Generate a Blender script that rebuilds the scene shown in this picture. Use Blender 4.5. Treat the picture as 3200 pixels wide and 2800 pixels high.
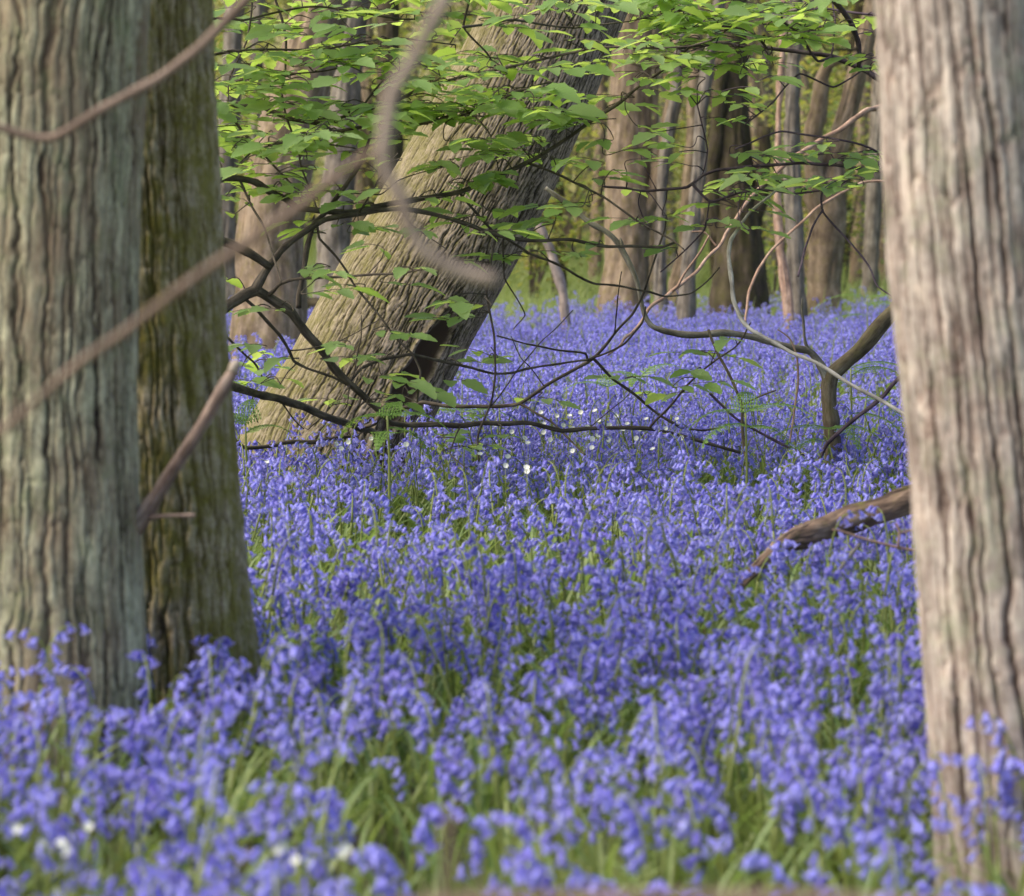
import bpy, math, random
import numpy as np
from mathutils import Vector, Matrix
R = math.radians
sc = bpy.context.scene
for o in list(bpy.data.objects): bpy.data.objects.remove(o)
random.seed(7); rng = np.random.default_rng(11)

# ------------------------------------------------------------------ camera, world, sun
F = 8889.0                      # focal length in pixels of the 3200 x 2800 photograph (100 mm on 36 mm)
YH, CAMH = 680.0, 1.15          # horizon row, eye height
PITCH = math.atan((1400 - YH) / F)
cam = bpy.data.cameras.new('camera'); cam_o = bpy.data.objects.new('camera', cam); sc.collection.objects.link(cam_o)
cam.sensor_width = 36; cam.sensor_fit = 'HORIZONTAL'; cam.lens = 100
cam.clip_start = 0.1; cam.clip_end = 600
cam_o.location = (0, 0, CAMH); cam_o.rotation_euler = (R(90) - PITCH, 0, 0)
cam.dof.use_dof = True; cam.dof.focus_distance = 10.5; cam.dof.aperture_fstop = 5.2
sc.camera = cam_o
SUN_AZ, SUN_EL = R(256), R(50)
w = bpy.data.worlds.new('World'); sc.world = w; w.use_nodes = True
nt = w.node_tree; bg = nt.nodes['Background']
sky = nt.nodes.new('ShaderNodeTexSky'); sky.sky_type = 'NISHITA'; sky.sun_disc = False
sky.sun_elevation = SUN_EL; sky.sun_rotation = SUN_AZ; sky.air_density = 1.0; sky.dust_density = 3.0; sky.ozone_density = 0.6
nt.links.new(sky.outputs[0], bg.inputs[0]); bg.inputs[1].default_value = 0.1
sl = bpy.data.lights.new('sun', 'SUN'); sl.energy = 2.2; sl.angle = R(62); sl.color = (1.0, 0.9, 0.74)
so = bpy.data.objects.new('sun', sl); sc.collection.objects.link(so)
sdir = Vector((math.sin(SUN_AZ) * math.cos(SUN_EL), math.cos(SUN_AZ) * math.cos(SUN_EL), math.sin(SUN_EL)))
so.rotation_euler = sdir.to_track_quat('Z', 'Y').to_euler(); so.location = sdir * 30
sc.view_settings.view_transform = 'Standard'; sc.view_settings.look = 'None'
sc.view_settings.exposure = 1.2; sc.view_settings.gamma = 1.0
try:
    sc.cycles.max_bounces = 8; sc.cycles.transparent_max_bounces = 8
except Exception: pass

# ------------------------------------------------------------------ helpers
def P(px, py, d):
    """world point seen at photo pixel (px, py) at depth d along the lens axis"""
    x = (px - 1600) / F * d; u = -(py - 1400) / F * d
    return Vector((x, d * math.cos(PITCH) + u * math.sin(PITCH), CAMH + u * math.cos(PITCH) - d * math.sin(PITCH)))
def ground_z(x, y):
    return 0.03 * np.sin(x * 1.1 + 0.6) * np.cos(y * 0.7) + 0.02 * np.sin(y * 1.9 + x) + 0.022 * np.maximum(0, y - 32)
def h01(ix, iy, iz, seed):
    n = (ix.astype(np.uint32) * np.uint32(374761393) + iy.astype(np.uint32) * np.uint32(668265263)
         + iz.astype(np.uint32) * np.uint32(2246822519) + np.uint32(seed * 3266489 + 12345))
    n = (n ^ (n >> np.uint32(13))) * np.uint32(1274126177); n = (n ^ (n >> np.uint32(16))) * np.uint32(2654435761)
    return (n ^ (n >> np.uint32(15))).astype(np.float64) / 4294967295.0
def noise3(x, y, z, seed=0):
    xi, yi, zi = np.floor(x).astype(np.int64), np.floor(y).astype(np.int64), np.floor(z).astype(np.int64)
    fx, fy, fz = x - xi, y - yi, z - zi
    s = lambda t: t * t * t * (t * (t * 6 - 15) + 10)
    ux, uy, uz = s(fx), s(fy), s(fz); out = 0
    for a in (0, 1):
        for b in (0, 1):
            for c in (0, 1):
                out = out + h01(xi + a, yi + b, zi + c, seed) * (ux if a else 1 - ux) * (uy if b else 1 - uy) * (uz if c else 1 - uz)
    return out * 2 - 1
def sstep(a, b, x):
    t = np.clip((x - a) / (b - a), 0, 1); return t * t * (3 - 2 * t)
def worley_edge(u, v, per, seed):
    """u periodic with integer period per; returns F2 - F1"""
    ui, vi = np.floor(u).astype(np.int64), np.floor(v).astype(np.int64)
    f1 = np.full(u.shape, 9.0); f2 = np.full(u.shape, 9.0)
    for a in (-1, 0, 1):
        for b in (-1, 0, 1):
            cu, cv = (ui + a) % per, vi + b; z = np.zeros_like(cu)
            du = ui + a + 0.15 + 0.7 * h01(cu, cv, z, seed) - u; dv = vi + b + 0.05 + 0.9 * h01(cu, cv, z + 1, seed) - v
            d = np.sqrt(du * du + dv * dv)
            f2 = np.where(d < f1, f1, np.minimum(f2, d)); f1 = np.minimum(f1, d)
    return f2 - f1

class Acc:
    """collects vertices and faces of ONE mesh"""
    def __init__(s): s.v = []; s.f = []; s.m = []; s.b = []; s.n = 0
    def add(s, v, f, mat=0, bc=None):
        v = np.asarray(v, float).reshape(-1, 3)
        s.v.append(v); s.b.append(np.zeros_like(v) if bc is None else np.asarray(bc, float).reshape(-1, 3))
        for q in f: s.f.append(tuple(int(i) + s.n for i in q)); s.m.append(mat)
        s.n += len(v)
    def merge(s, o, M, moff=0):
        v = np.concatenate(o.v); m = np.array(M)
        s.add(v @ m[:3, :3].T + m[:3, 3], [], 0, np.concatenate(o.b)); k = s.n - len(v)
        for q, mm in zip(o.f, o.m): s.f.append(tuple(i + k for i in q)); s.m.append(mm + moff)
    def mesh(s, name, mats, origin=(0, 0, 0), smooth=True):
        v = np.concatenate(s.v) - np.array(origin)
        me = bpy.data.meshes.new(name); me.vertices.add(len(v)); me.vertices.foreach_set('co', v.ravel())
        tot = np.array([len(q) for q in s.f], dtype=np.int32); li = np.concatenate([np.array(q, dtype=np.int32) for q in s.f]) if not isinstance(s.f, np.ndarray) else s.f.ravel()
        me.loops.add(len(li)); me.polygons.add(len(tot)); me.loops.foreach_set('vertex_index', li)
        me.polygons.foreach_set('loop_start', np.concatenate([[0], np.cumsum(tot)[:-1]]).astype(np.int32))
        me.polygons.foreach_set('material_index', np.array(s.m, dtype=np.int32))
        me.polygons.foreach_set('use_smooth', np.full(len(tot), smooth))
        at = me.attributes.new('bc', 'FLOAT_VECTOR', 'POINT'); at.data.foreach_set('vector', np.concatenate(s.b).ravel())
        for m in mats: me.materials.append(m)
        me.update(); me.validate(); return me
def link(name, me, parent=None, loc=(0, 0, 0)):
    o = bpy.data.objects.new(name, me); sc.collection.objects.link(o)
    if parent is not None: o.parent = parent
    else: o.location = loc
    return o
def tag(o, label, cat, group=None, kind=None):
    o['label'] = label
    if cat: o['category'] = cat
    if group: o['group'] = group
    if kind: o['kind'] = kind
    return o
def thing(name, loc, label, cat, group=None):
    o = bpy.data.objects.new(name, None); sc.collection.objects.link(o); o.location = loc; o.empty_display_size = 0.1
    return tag(o, label, cat, group)
def struct(name, me):
    o = link(name, me); o['kind'] = 'structure'; return o
def catmull(pts, rad, n, tens=1.0):
    p = np.array([list(q) for q in pts], float); r = np.array(rad, float)
    if len(p) == 2:
        t = np.linspace(0, 1, n)[:, None]; return p[0] * (1 - t) + p[1] * t, r[0] + (r[1] - r[0]) * t[:, 0]
    seg = np.concatenate([[0], np.cumsum(np.linalg.norm(np.diff(p, axis=0), axis=1))])
    tt = np.linspace(0, seg[-1], n); k = np.clip(np.searchsorted(seg, tt, side='right') - 1, 0, len(p) - 2)
    t = ((tt - seg[k]) / np.maximum(seg[k + 1] - seg[k], 1e-9))[:, None]
    mt = np.empty_like(p); mt[1:-1] = (p[2:] - p[:-2]) / (seg[2:] - seg[:-2])[:, None]; mt[0] = (p[1] - p[0]) / seg[1]; mt[-1] = (p[-1] - p[-2]) / (seg[-1] - seg[-2])
    mt *= tens; h = (seg[k + 1] - seg[k])[:, None]; t2, t3 = t * t, t ** 3
    q = (2 * t3 - 3 * t2 + 1) * p[k] + (t3 - 2 * t2 + t) * h * mt[k] + (3 * t2 - 2 * t3) * p[k + 1] + (t3 - t2) * h * mt[k + 1]
    return q, np.interp(tt, seg, r)
def frames(q):
    T = np.gradient(q, axis=0); T /= np.linalg.norm(T, axis=1)[:, None] + 1e-12
    n = np.cross(T[0], [0, 1, 0.01]);
    if np.linalg.norm(n) < 1e-3: n = np.cross(T[0], [1, 0, 0])
    n /= np.linalg.norm(n); N = [n]
    for i in range(1, len(q)):
        n = N[-1] - T[i] * np.dot(N[-1], T[i]); n /= np.linalg.norm(n); N.append(n)
    N = np.array(N); return T, N, np.cross(T, N)
def grid_faces(nv, nu, wrap=True):
    i = np.arange(nv - 1)[:, None]; j = np.arange(nu if wrap else nu - 1)[None, :]; jn = (j + 1) % nu
    return np.stack([i * nu + j, i * nu + jn, (i + 1) * nu + jn, (i + 1) * nu + j], -1).reshape(-1, 4)
def tube(acc, pts, rad, n=None, sides=6, mat=0, wob=0.0, cap=True, tens=1.0):
    """tapered, slightly knobbly stem or twig along pts"""
    if n is None: n = max(4, 4 * len(pts))
    q, r = catmull(pts, rad, n, tens)
    if wob:
        s = random.randint(0, 9999); L = np.cumsum(np.r_[0, np.linalg.norm(np.diff(q, axis=0), axis=1)])
        for a in range(3): q[:, a] += wob * noise3(L * 9, L * 0 + a * 7.3, L * 0 + s, 3) * np.minimum(1, np.arange(n) / 3.0)
        r = r * (1 + 0.13 * noise3(L * 30, L * 0, L * 0 + s, 5))
    T, N, B = frames(q); th = np.arange(sides) / sides * 2 * math.pi
    v = q[:, None, :] + r[:, None, None] * (np.cos(th)[None, :, None] * N[:, None, :] + np.sin(th)[None, :, None] * B[:, None, :])
    L = np.concatenate([[0], np.cumsum(np.linalg.norm(np.diff(q, axis=0), axis=1))])
    bc = np.stack(np.broadcast_arrays(np.cos(th)[None, :] * r[:, None], np.sin(th)[None, :] * r[:, None], L[:, None]), -1)
    f = [tuple(x) for x in grid_faces(n, sides)]
    if cap: f += [tuple(range(sides))[::-1], tuple((n - 1) * sides + j for j in range(sides))]
    acc.add(v.reshape(-1, 3), f, mat, bc.reshape(-1, 3)); return q, r
def arrow(acc_v, faces): pass

# ------------------------------------------------------------------ materials
def newmat(name):
    m = bpy.data.materials.new(name); m.use_nodes = True; nt = m.node_tree
    return m, nt, nt.nodes['Principled BSDF'], nt.nodes['Material Output']
def N(nt, t, **kw):
    n = nt.nodes.new(t)
    for k, v in kw.items(): setattr(n, k, v)
    return n
def ramp(nt, fac, stops):
    r = N(nt, 'ShaderNodeValToRGB'); e = r.color_ramp.elements
    while len(e) < len(stops): e.new(0.5)
    for x, (p, c) in zip(e, stops): x.position = p; x.color = (*c, 1)
    nt.links.new(fac, r.inputs[0]); return r.outputs[0]
def noise_n(nt, vec, scale, mapping=(1, 1, 1), detail=4, rough=0.6):
    mp = N(nt, 'ShaderNodeMapping'); mp.inputs['Scale'].default_value = mapping; nt.links.new(vec, mp.inputs[0])
    n = N(nt, 'ShaderNodeTexNoise'); n.inputs['Scale'].default_value = scale; n.inputs['Detail'].default_value = detail; n.inputs['Roughness'].default_value = rough
    nt.links.new(mp.outputs[0], n.inputs['Vector']); return n.outputs['Fac']
def mix(nt, fac, a, b, mode='MIX'):
    m = N(nt, 'ShaderNodeMix', data_type='RGBA', blend_type=mode)
    (nt.links.new(fac, m.inputs['Factor']) if hasattr(fac, 'links') else setattr(m.inputs['Factor'], 'default_value', fac))
    for k, x in ((6, a), (7, b)):
        if hasattr(x, 'links'): nt.links.new(x, m.inputs[k])
        else: m.inputs[k].default_value = (*x, 1)
    return m.outputs[2]
def math_n(nt, op, a, b=0.5):
    m = N(nt, 'ShaderNodeMath', operation=op, use_clamp=True)
    for k, x in ((0, a), (1, b)):
        if hasattr(x, 'links'): nt.links.new(x, m.inputs[k])
        else: m.inputs[k].default_value = x
    return m.outputs[0]
def bark_mat(name, dark, mid, light, moss=None, moss_amt=(0.55, 0.7), moss_side=None, patch=None, fine=60, bump=0.4, hollow=None, ridged=True):
    m, nt, p, out = newmat(name); L = nt.links.new
    at = N(nt, 'ShaderNodeAttribute', attribute_name='bc'); vec = at.outputs['Vector']
    fib = noise_n(nt, vec, fine, (1, 1, 0.16), 5, 0.65); big = noise_n(nt, vec, 7, (1, 1, 0.4), 4, 0.6)
    if ridged:
        rd = N(nt, 'ShaderNodeAttribute', attribute_name='ridge').outputs['Fac']
        f2 = N(nt, 'ShaderNodeMath', operation='MULTIPLY_ADD'); L(fib, f2.inputs[0]); f2.inputs[1].default_value = 1.5; f2.inputs[2].default_value = -0.75
        sp_ = N(nt, 'ShaderNodeMath', operation='MULTIPLY_ADD'); L(noise_n(nt, vec, fine * 3.2, (1, 1, 0.45), 4, 0.7), sp_.inputs[0]); sp_.inputs[1].default_value = 0.9; L(f2.outputs[0], sp_.inputs[2])
        sb = N(nt, 'ShaderNodeMath', operation='MULTIPLY_ADD'); L(rd, sb.inputs[0]); sb.inputs[1].default_value = 0.66; L(sp_.outputs[0], sb.inputs[2])
        k = math_n(nt, 'SUBTRACT', sb.outputs[0], 0.27)
        col = ramp(nt, k, [(0.12, dark), (0.5, mid), (0.98, light)])
    else:
        col = ramp(nt, fib, [(0.3, dark), (0.5, mid), (0.72, light)])
    blo = noise_n(nt, vec, fine * .42, (1, 1, .55), 6, .72); col = mix(nt, 1.0, col, ramp(nt, blo, [(.33, (.5, .48, .46)), (.5, (.95, .95, .95)), (.66, (1.32, 1.3, 1.26))]), 'MULTIPLY')
    if patch: col = mix(nt, ramp(nt, big, [(0.45, (0, 0, 0)), (0.68, (0.8, 0.8, 0.8))]), col, patch)
    if moss:
        mn = noise_n(nt, vec, 16, (1, 1, 0.7), 8, 0.78); mo = ramp(nt, mn, [(moss_amt[0], (0, 0, 0)), (moss_amt[1], (1, 1, 1))])
        fac = mo
        if moss_side:   # moss grows on one flank of the trunk
            g = N(nt, 'ShaderNodeNewGeometry'); dp = N(nt, 'ShaderNodeVectorMath', operation='DOT_PRODUCT'); dp.inputs[1].default_value = Vector(moss_side).normalized()
            L(g.outputs['Normal'], dp.inputs[0]); a = math_n(nt, 'ADD', dp.outputs['Value'], -0.05)
            fac = math_n(nt, 'MULTIPLY', math_n(nt, 'ADD', math_n(nt, 'MULTIPLY', a, 1.1), math_n(nt, 'MULTIPLY', mo, 0.55)), ramp(nt, mn, [(0.2, (0.25, 0.25, 0.25)), (0.7, (1, 1, 1))]))
        mossc = mix(nt, noise_n(nt, vec, 170, (1, 1, 1), 3), tuple(x * 0.5 for x in moss), tuple(min(1, x * 1.55) for x in moss))
        col = mix(nt, fac, col, mossc)
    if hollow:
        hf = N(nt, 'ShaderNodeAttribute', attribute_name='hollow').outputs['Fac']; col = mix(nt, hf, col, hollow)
    L(col, p.inputs['Base Color']); p.inputs['Roughness'].default_value = 0.85; p.inputs['Specular IOR Level'].default_value = 0.25
    b = N(nt, 'ShaderNodeBump'); b.inputs['Strength'].default_value = bump; b.inputs['Distance'].default_value = 0.004
    L(fib, b.inputs['Height']); L(b.outputs[0], p.inputs['Normal']); return m
def leaf_mat(name, c1, c2, t1, t2, trans=0.45, rough=0.45, vein=True, coord='attr'):
    m, nt, p, out = newmat(name); L = nt.links.new
    at = N(nt, 'ShaderNodeAttribute', attribute_name='bc'); sp = N(nt, 'ShaderNodeSeparateXYZ'); L(at.outputs['Vector'], sp.inputs[0])
    rnd = sp.outputs['Z']
    if coord == 'obj': rnd = math_n(nt, 'FRACT', math_n(nt, 'ADD', N(nt, 'ShaderNodeObjectInfo').outputs['Random'], 0.0))
    col = mix(nt, rnd, c1, c2); tc = mix(nt, rnd, t1, t2)
    p.inputs['Roughness'].default_value = rough; p.inputs['Specular IOR Level'].default_value = 0.45
    if vein:
        a = N(nt, 'ShaderNodeMath', operation='MULTIPLY_ADD'); L(sp.outputs['X'], a.inputs[0]); a.inputs[1].default_value = 75
        c = N(nt, 'ShaderNodeMath', operation='MULTIPLY'); L(sp.outputs['Y'], c.inputs[0]); c.inputs[1].default_value = -16
        L(c.outputs[0], a.inputs[2]); s = N(nt, 'ShaderNodeMath', operation='SINE'); L(a.outputs[0], s.inputs[0])
        b = N(nt, 'ShaderNodeBump'); b.inputs['Strength'].default_value = 0.35; b.inputs['Distance'].default_value = 0.002
        L(s.outputs[0], b.inputs['Height']); L(b.outputs[0], p.inputs['Normal'])
    L(col, p.inputs['Base Color']); tr = N(nt, 'ShaderNodeBsdfTranslucent'); L(tc, tr.inputs[0])
    ms = N(nt, 'ShaderNodeMixShader'); ms.inputs[0].default_value = trans
    L(p.outputs[0], ms.inputs[1]); L(tr.outputs[0], ms.inputs[2]); L(ms.outputs[0], out.inputs[0]); return m
def petal_mat(name, cols, trans, tcol):
    m, nt, p, out = newmat(name); L = nt.links.new
    rnd = N(nt, 'ShaderNodeObjectInfo').outputs['Random']
    at = N(nt, 'ShaderNodeAttribute', attribute_name='bc'); sp = N(nt, 'ShaderNodeSeparateXYZ'); L(at.outputs['Vector'], sp.inputs[0])
    v = math_n(nt, 'FRACT', math_n(nt, 'ADD', math_n(nt, 'MULTIPLY', rnd, 0.6), math_n(nt, 'MULTIPLY', sp.outputs['Z'], 0.4)))
    col = ramp(nt, v, cols)
    col = mix(nt, math_n(nt, 'MULTIPLY', sp.outputs['X'], 0.45), col, tcol)     # paler towards the petal tips
    L(col, p.inputs['Base Color']); p.inputs['Roughness'].default_value = 0.5; p.inputs['Specular IOR Level'].default_value = 0.3
    tr = N(nt, 'ShaderNodeBsdfTranslucent'); L(col, tr.inputs[0]); ms = N(nt, 'ShaderNodeMixShader'); ms.inputs[0].default_value = trans
    L(p.outputs[0], ms.inputs[1]); L(tr.outputs[0], ms.inputs[2]); L(ms.outputs[0], out.inputs[0]); return m

M = {}
M['bark_plate'] = bark_mat('grey_green_plated_bark', (0.028, 0.02, 0.014), (0.21, 0.185, 0.12), (0.5, 0.48, 0.32), moss=(0.2, 0.23, 0.11), moss_amt=(0.5, 0.78), patch=(0.24, 0.165, 0.105), fine=55)
M['bark_moss'] = bark_mat('mossy_bark', (0.04, 0.026, 0.016), (0.24, 0.185, 0.11), (0.56, 0.48, 0.34), moss=(0.2, 0.175, 0.04), moss_amt=(0.36, 0.6), fine=70)
M['bark_pale'] = bark_mat('pale_furrowed_bark', (0.075, 0.047, 0.037), (0.25, 0.19, 0.16), (0.48, 0.42, 0.365), moss=(0.3, 0.31, 0.21), moss_amt=(0.5, 0.75), fine=45)
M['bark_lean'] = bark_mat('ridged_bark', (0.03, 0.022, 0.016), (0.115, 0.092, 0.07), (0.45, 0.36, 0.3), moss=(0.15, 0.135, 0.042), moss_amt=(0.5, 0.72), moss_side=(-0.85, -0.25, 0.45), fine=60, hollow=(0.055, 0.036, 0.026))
M['bark_tan'] = bark_mat('tan_bark', (0.1, 0.07, 0.045), (0.21, 0.157, 0.107), (0.36, 0.28, 0.2), moss=(0.16, 0.13, 0.04), moss_amt=(0.5, 0.75), fine=25, ridged=False)
M['bark_grey'] = bark_mat('grey_bark', (0.09, 0.076, 0.06), (0.17, 0.147, 0.12), (0.28, 0.25, 0.21), moss=(0.17, 0.15, 0.07), moss_amt=(0.55, 0.8), fine=25, ridged=False)
M['bark_dark'] = bark_mat('dark_mossy_bark', (0.018, 0.013, 0.009), (0.05, 0.038, 0.025), (0.13, 0.1, 0.07), moss=(0.06, 0.055, 0.015), moss_amt=(0.42, 0.7), fine=22, ridged=False)
M['twig_dark'] = bark_mat('dark_twig_bark', (0.04, 0.032, 0.025), (0.09, 0.072, 0.056), (0.19, 0.155, 0.12), moss=(0.1, 0.09, 0.04), moss_amt=(0.62, 0.85), fine=60, ridged=False)
M['twig_purple'] = bark_mat('purple_twig_bark', (0.04, 0.027, 0.036), (0.085, 0.06, 0.08), (0.17, 0.135, 0.155), fine=60, ridged=False)
M['twig_pale'] = bark_mat('pale_twig_bark', (0.2, 0.18, 0.15), (0.36, 0.34, 0.3), (0.55, 0.53, 0.48), fine=60, ridged=False)
M['twig_pink'] = bark_mat('pinkish_dead_wood', (0.2, 0.12, 0.085), (0.36, 0.24, 0.175), (0.5, 0.37, 0.29), fine=50, ridged=False)
M['twig_olive'] = bark_mat('olive_sapling_bark', (0.06, 0.045, 0.03), (0.14, 0.11, 0.07), (0.25, 0.21, 0.15), moss=(0.13, 0.12, 0.04), moss_amt=(0.5, 0.75), fine=50, ridged=False)
M['twig_greyer'] = bark_mat('grey_lichened_limb', (0.1, 0.085, 0.065), (0.2, 0.18, 0.15), (0.36, 0.34, 0.3), fine=50, ridged=False)
M['twig_near'] = bark_mat('brown_near_bark', (0.13, 0.09, 0.07), (0.2, 0.145, 0.115), (0.28, 0.21, 0.17), fine=40, ridged=False)
M['twig_nearpale'] = bark_mat('pale_near_bark', (0.2, 0.155, 0.13), (0.29, 0.235, 0.2), (0.39, 0.33, 0.29), fine=40, ridged=False)
M['log'] = bark_mat('rotten_log_bark', (0.04, 0.028, 0.022), (0.17, 0.115, 0.08), (0.36, 0.28, 0.21), moss=(0.14, 0.13, 0.03), moss_amt=(0.55, 0.7), fine=35, ridged=False)
M['snapped'] = bark_mat('snapped_wood', (0.35, 0.27, 0.2), (0.5, 0.42, 0.34), (0.7, 0.65, 0.58), fine=60, ridged=False)
M['snag'] = bark_mat('dead_stub_bark', (0.1, 0.062, 0.05), (0.3, 0.22, 0.18), (0.68, 0.6, 0.53), moss=(0.3, 0.28, 0.16), moss_amt=(0.6, 0.8), fine=40, ridged=False)
M['leaf'] = leaf_mat('chestnut_leaf', (0.2, 0.34, 0.09), (0.34, 0.48, 0.2), (0.42, 0.61, 0.09), (0.54, 0.67, 0.14), 0.58, 0.38)
M['leaf_back'] = leaf_mat('understory_leaf', (0.14, 0.22, 0.06), (0.34, 0.31, 0.1), (0.28, 0.42, 0.07), (0.58, 0.52, 0.1), 0.45, 0.5, vein=False)
M['blue_leaf'] = leaf_mat('bluebell_leaf', (0.17, 0.26, 0.08), (0.29, 0.35, 0.12), (0.26, 0.4, 0.08), (0.38, 0.46, 0.11), 0.4, 0.4, vein=False)
M['grass'] = leaf_mat('grass_blade', (0.18, 0.26, 0.08), (0.3, 0.35, 0.13), (0.28, 0.4, 0.08), (0.4, 0.46, 0.13), 0.4, 0.5, vein=False)
M['fern'] = leaf_mat('bracken_green', (0.16, 0.3, 0.07), (0.24, 0.37, 0.09), (0.3, 0.46, 0.07), (0.4, 0.52, 0.08), 0.45, 0.5, vein=False)
M['stem'] = leaf_mat('bluebell_stem', (0.24, 0.29, 0.075), (0.34, 0.38, 0.12), (0.3, 0.36, 0.08), (0.38, 0.42, 0.1), 0.3, 0.5, vein=False)
M['petal'] = petal_mat('bluebell_petal', [(0.0, (0.14, 0.105, 0.52)), (0.25, (0.275, 0.25, 0.8)), (0.55, (0.4, 0.4, 0.93)), (0.8, (0.22, 0.18, 0.66)), (1.0, (0.58, 0.6, 0.97))], 0.4, (0.6, 0.6, 0.97))
M['white'] = petal_mat('white_petal', [(0, (0.8, 0.82, 0.74)), (1, (0.85, 0.86, 0.8))], 0.3, (0.85, 0.86, 0.8))
def ground_mat(name, c, sc_=6):
    m, nt, p, out = newmat(name); tc = N(nt, 'ShaderNodeTexCoord').outputs['Object']
    a = noise_n(nt, tc, sc_, (1, 1, 1), 8, 0.7); b = noise_n(nt, tc, 60, (1, 1, 1), 3, 0.6)
    col = mix(nt, math_n(nt, 'MULTIPLY', b, 0.6), ramp(nt, a, c), (0.16, 0.1, 0.05)); nt.links.new(col, p.inputs['Base Color']); p.inputs['Roughness'].default_value = 0.95
    bm = N(nt, 'ShaderNodeBump'); bm.inputs['Strength'].default_value = 0.6; bm.inputs['Distance'].default_value = 0.02; nt.links.new(b, bm.inputs['Height']); nt.links.new(bm.outputs[0], p.inputs['Normal']); return m
M['ground'] = ground_mat('leaf_litter', [(0.35, (0.08, 0.07, 0.03)), (0.5, (0.1, 0.15, 0.04)), (0.65, (0.14, 0.22, 0.06))], 1.5)
M['hill'] = ground_mat('wooded_bank', [(0.35, (0.3, 0.22, 0.13)), (0.5, (0.3, 0.29, 0.12)), (0.68, (0.3, 0.38, 0.12))], 0.6)

# ------------------------------------------------------------------ ground and rising bank
def sheet(name, x0, x1, y0, y1, nx, ny, zf, mat):
    X, Y = np.meshgrid(np.linspace(x0, x1, nx), np.linspace(y0, y1, ny)); a = Acc()
    a.add(np.stack([X, Y, zf(X, Y)], -1).reshape(-1, 3), [tuple(q) for q in grid_faces(ny, nx, False)]); return struct(name, a.mesh(name, [mat]))
sheet('ground', -90, 90, -20, 170, 181, 381, lambda x, y: ground_z(x, y), M['ground'])
sheet('hillside', -120, 120, 62, 150, 120, 60, lambda x, y: 0.3 + 0.0035 * (y - 55) ** 2 + np.minimum(9, 0.5 * (y - 62)) + 0.8 * noise3(x * .2, y * .2, x * 0, 4), M['hill'])

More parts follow.
